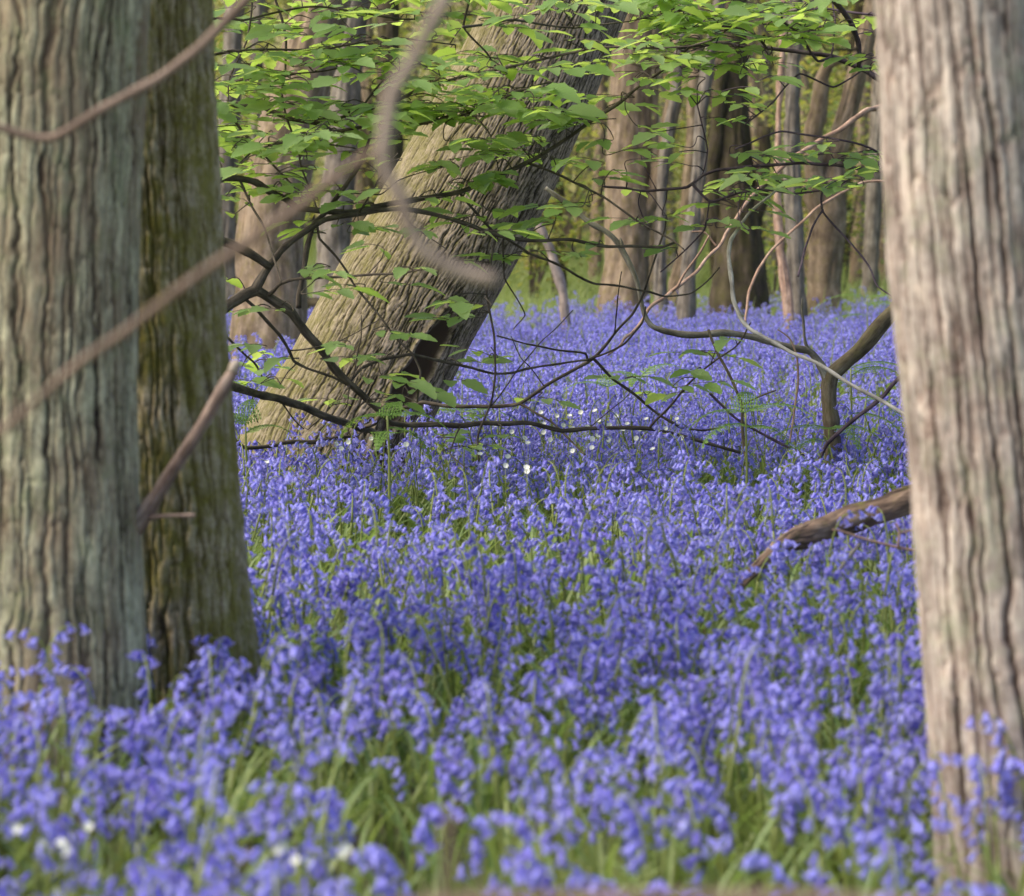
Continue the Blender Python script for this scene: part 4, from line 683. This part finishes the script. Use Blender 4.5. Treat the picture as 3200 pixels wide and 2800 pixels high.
# ------------------------------------------------------------------ white stitchwort flowers
def white_flower(H, px_, py_, d, label, group):
    c = P(px_, py_, d); gz = float(ground_z(c.x, c.y)); H = max(.08, c.z - gz); t = thing('stitchwort', (c.x, c.y, gz), label, 'flower', group); a = Acc()
    tube(a, [(.01, 0, 0), (.004, .004, H * .5), (0, 0, H)], [.0011, .001, .0008], 8, 4, 0); yw = random.uniform(0, 6.28)
    for k in range(6): strap_acc = Acc(); strap(strap_acc, random.uniform(0, 6.28), .035, .005, .5, 0, 3); a.merge(strap_acc, Matrix.Translation((0, 0, H * (.2 + .12 * k))))
    link('stem', a.mesh('stem', [M['stem']]), t); a = Acc(); tilt = Vector((random.gauss(0, .4), -random.uniform(.3, 1.3), random.uniform(.35, 1))).normalized(); q = tilt.to_track_quat('Z', 'Y').to_matrix().to_4x4()
    b_ = Acc(); S = random.uniform(.0095, .012) if d > 6 else random.uniform(.005, .0085)
    for k in range(5):
        for s_ in (-.28, .28):
            an = k * 1.2566 + s_; leaf(b_, (0, 0, 0), (math.cos(an), math.sin(an), .25), (0, 0, 1), S, S * .62, -.2, .15, 0, 4, 0)
    a.merge(b_, Matrix.Translation((0, 0, H)) @ q); link('petals', a.mesh('petals', [M['white']]), t)
whites = [(1580, 1455), (1645, 1462), (1648, 1472), (1587, 1428), (1050, 1388), (1090, 1382), (1066, 1402), (1160, 1372), (1270, 1390), (835, 1445), (1600, 1350), (1700, 1352), (1740, 1300), (1860, 1285), (1815, 1290), (1790, 1340), (1885, 1350), (1870, 1360), (1945, 1345), (1990, 1370), (2040, 1405), (2110, 1320), (2115, 1310), (1850, 1372), (1690, 1290), (1700, 1325), (1545, 1330), (1790, 1410), (1500, 1420), (1640, 1370), (1905, 1330), (1650, 1385), (1850, 1400), (1660, 1325), (1720, 1375), (1760, 1330), (1780, 1300), (1835, 1335), (1870, 1315), (1900, 1375), (1925, 1300), (1960, 1325), (2000, 1345), (2020, 1310), (2060, 1360), (2080, 1340), (2130, 1370)]
for x_, y_ in whites: white_flower(.3, x_, y_, 10.4 - max(0, y_ - 1300) * .0105 + random.uniform(-.15, .15), 'small white stitchwort star among bluebells right of the leaning trunk', 'white stitchwort below the boughs')
for x_, y_, d in [(205, 2650, 4.3), (275, 2585, 4.4), (130, 2635, 4.35), (145, 2500, 4.6), (50, 2590, 4.3), (865, 2660, 4.2), (1065, 2670, 4.2), (1080, 2655, 4.2), (960, 2690, 4.15), (880, 2650, 4.2), (190, 2635, 4.3), (215, 2665, 4.3), (925, 2690, 4.1)]:
    d = d - .72
    white_flower(.3, x_, y_, d, 'blurred white stitchwort among the nearest bluebells at the lower left', 'white stitchwort near the lens')

# ------------------------------------------------------------------ bracken
def bracken(px_, py_top, d, label, fronds, cur=True):
    c = P(px_, py_top, d); gz = float(ground_z(c.x, c.y)); H = c.z - gz; t = thing('bracken', (c.x, c.y, gz), label, 'fern'); a = Acc(); tube(a, [(0, 0, -.02), (.005, 0, H * .5), (0, 0, H)], [.0058, .0048, .003], 14, 8, 0, .002)
    link('stalk', a.mesh('stalk', [M['stem']]), t)
    for (yaw, L, el, z) in fronds:
        a = Acc(); n_ = 9; pts = []; p = Vector((0, 0, H * z)); an = el
        for j in range(n_ + 1): pts.append(p.copy()); p = p + Vector((math.cos(yaw) * math.cos(an), math.sin(yaw) * math.cos(an), math.sin(an))) * L / n_; an -= .14
        tube(a, pts, np.linspace(.0022, .0008, n_ + 1), 20, 5)
        for j in range(1, n_ + 1):
            tdir = (pts[j] - pts[j - 1]).normalized(); pl = L * .42 * (1 - j / (n_ + 1.2))
            for s_ in (-1, 1):
                sd = tdir.cross(Vector((0, 0, 1))).normalized() * s_; pd = (sd + tdir * .35 + Vector((0, 0, -.12))).normalized(); m_ = max(3, int(pl / .009))
                tube(a, [pts[j], pts[j] + pd * pl], [.0009, .0005], 3, 4, 0, 0, False)
                for k in range(m_):
                    q_ = pts[j] + pd * pl * (k + .5) / m_; ll = .016 * (1 - .75 * k / m_)
                    for s2 in (-1, 1): leaf(a, q_, (tdir * s2 + pd * .35), (0, 0, 1), ll, .008, .2, .1, 0, 2, 0, .5)
        link('frond', a.mesh('frond', [M['fern']]), t)
bracken(1212, 1300, 9.0, 'young bracken with a tall bare stalk unfolding in front of the leaning trunk', [(.2, .22, .3, 1), (2.6, .2, .2, 1), (1.3, .12, 1.0, .98), (4.5, .14, .3, .9), (0.6, .2, .0, .93)])
bracken(768, 1330, 9.2, 'young bracken stalk beside the mossy trunk edge', [(.4, .15, .6, .95), (2.4, .16, .7, 1), (1.5, .14, 1.2, 1)])
bracken(2330, 1290, 9.3, 'bright bracken with spread fronds under the dark low boughs', [(.1, .24, .5, 1), (2.9, .2, .3, 1), (.6, .22, .2, .9), (3.6, .18, .2, .92), (1.5, .15, 1, 1)])
bracken(2660, 1150, 10.6, 'bracken fronds beside the thick arm of the bent sapling', [(0, .28, .4, 1), (.5, .25, .5, .95), (3, .2, .3, .9), (5.6, .26, .2, .8), (.2, .26, .1, .7)])
bracken(2710, 930, 19, 'far bracken against the green glade near the pale trunk', [(0, .4, .3, 1), (3.1, .42, .3, 1), (.6, .4, .4, .9), (2.6, .4, .2, .8)])
bracken(1440, 1290, 11.6, 'bracken spreading at the right foot of the leaning trunk', [(0, .3, .3, 1), (3.0, .24, .3, 1), (.6, .28, .2, .9), (5.5, .25, .3, .95), (2.0, .25, .5, 1)])
bracken(1900, 1210, 12.3, 'small bracken among bluebells under the crossing boughs', [(0, .2, .6, 1), (3.1, .2, .5, 1), (1.6, .15, .9, 1)])
bracken(2590, 1340, 9.9, 'low bracken at the foot of the bent sapling', [(.2, .22, .3, 1), (2.9, .24, .3, 1), (5.2, .2, .3, 1), (3.7, .2, .2, .9)])
bracken(2000, 1180, 12.2, 'pale bracken tip right of the crossing boughs', [(0.4, .2, .8, 1), (2.8, .2, .5, 1), (4.4, .15, .4, 1)])
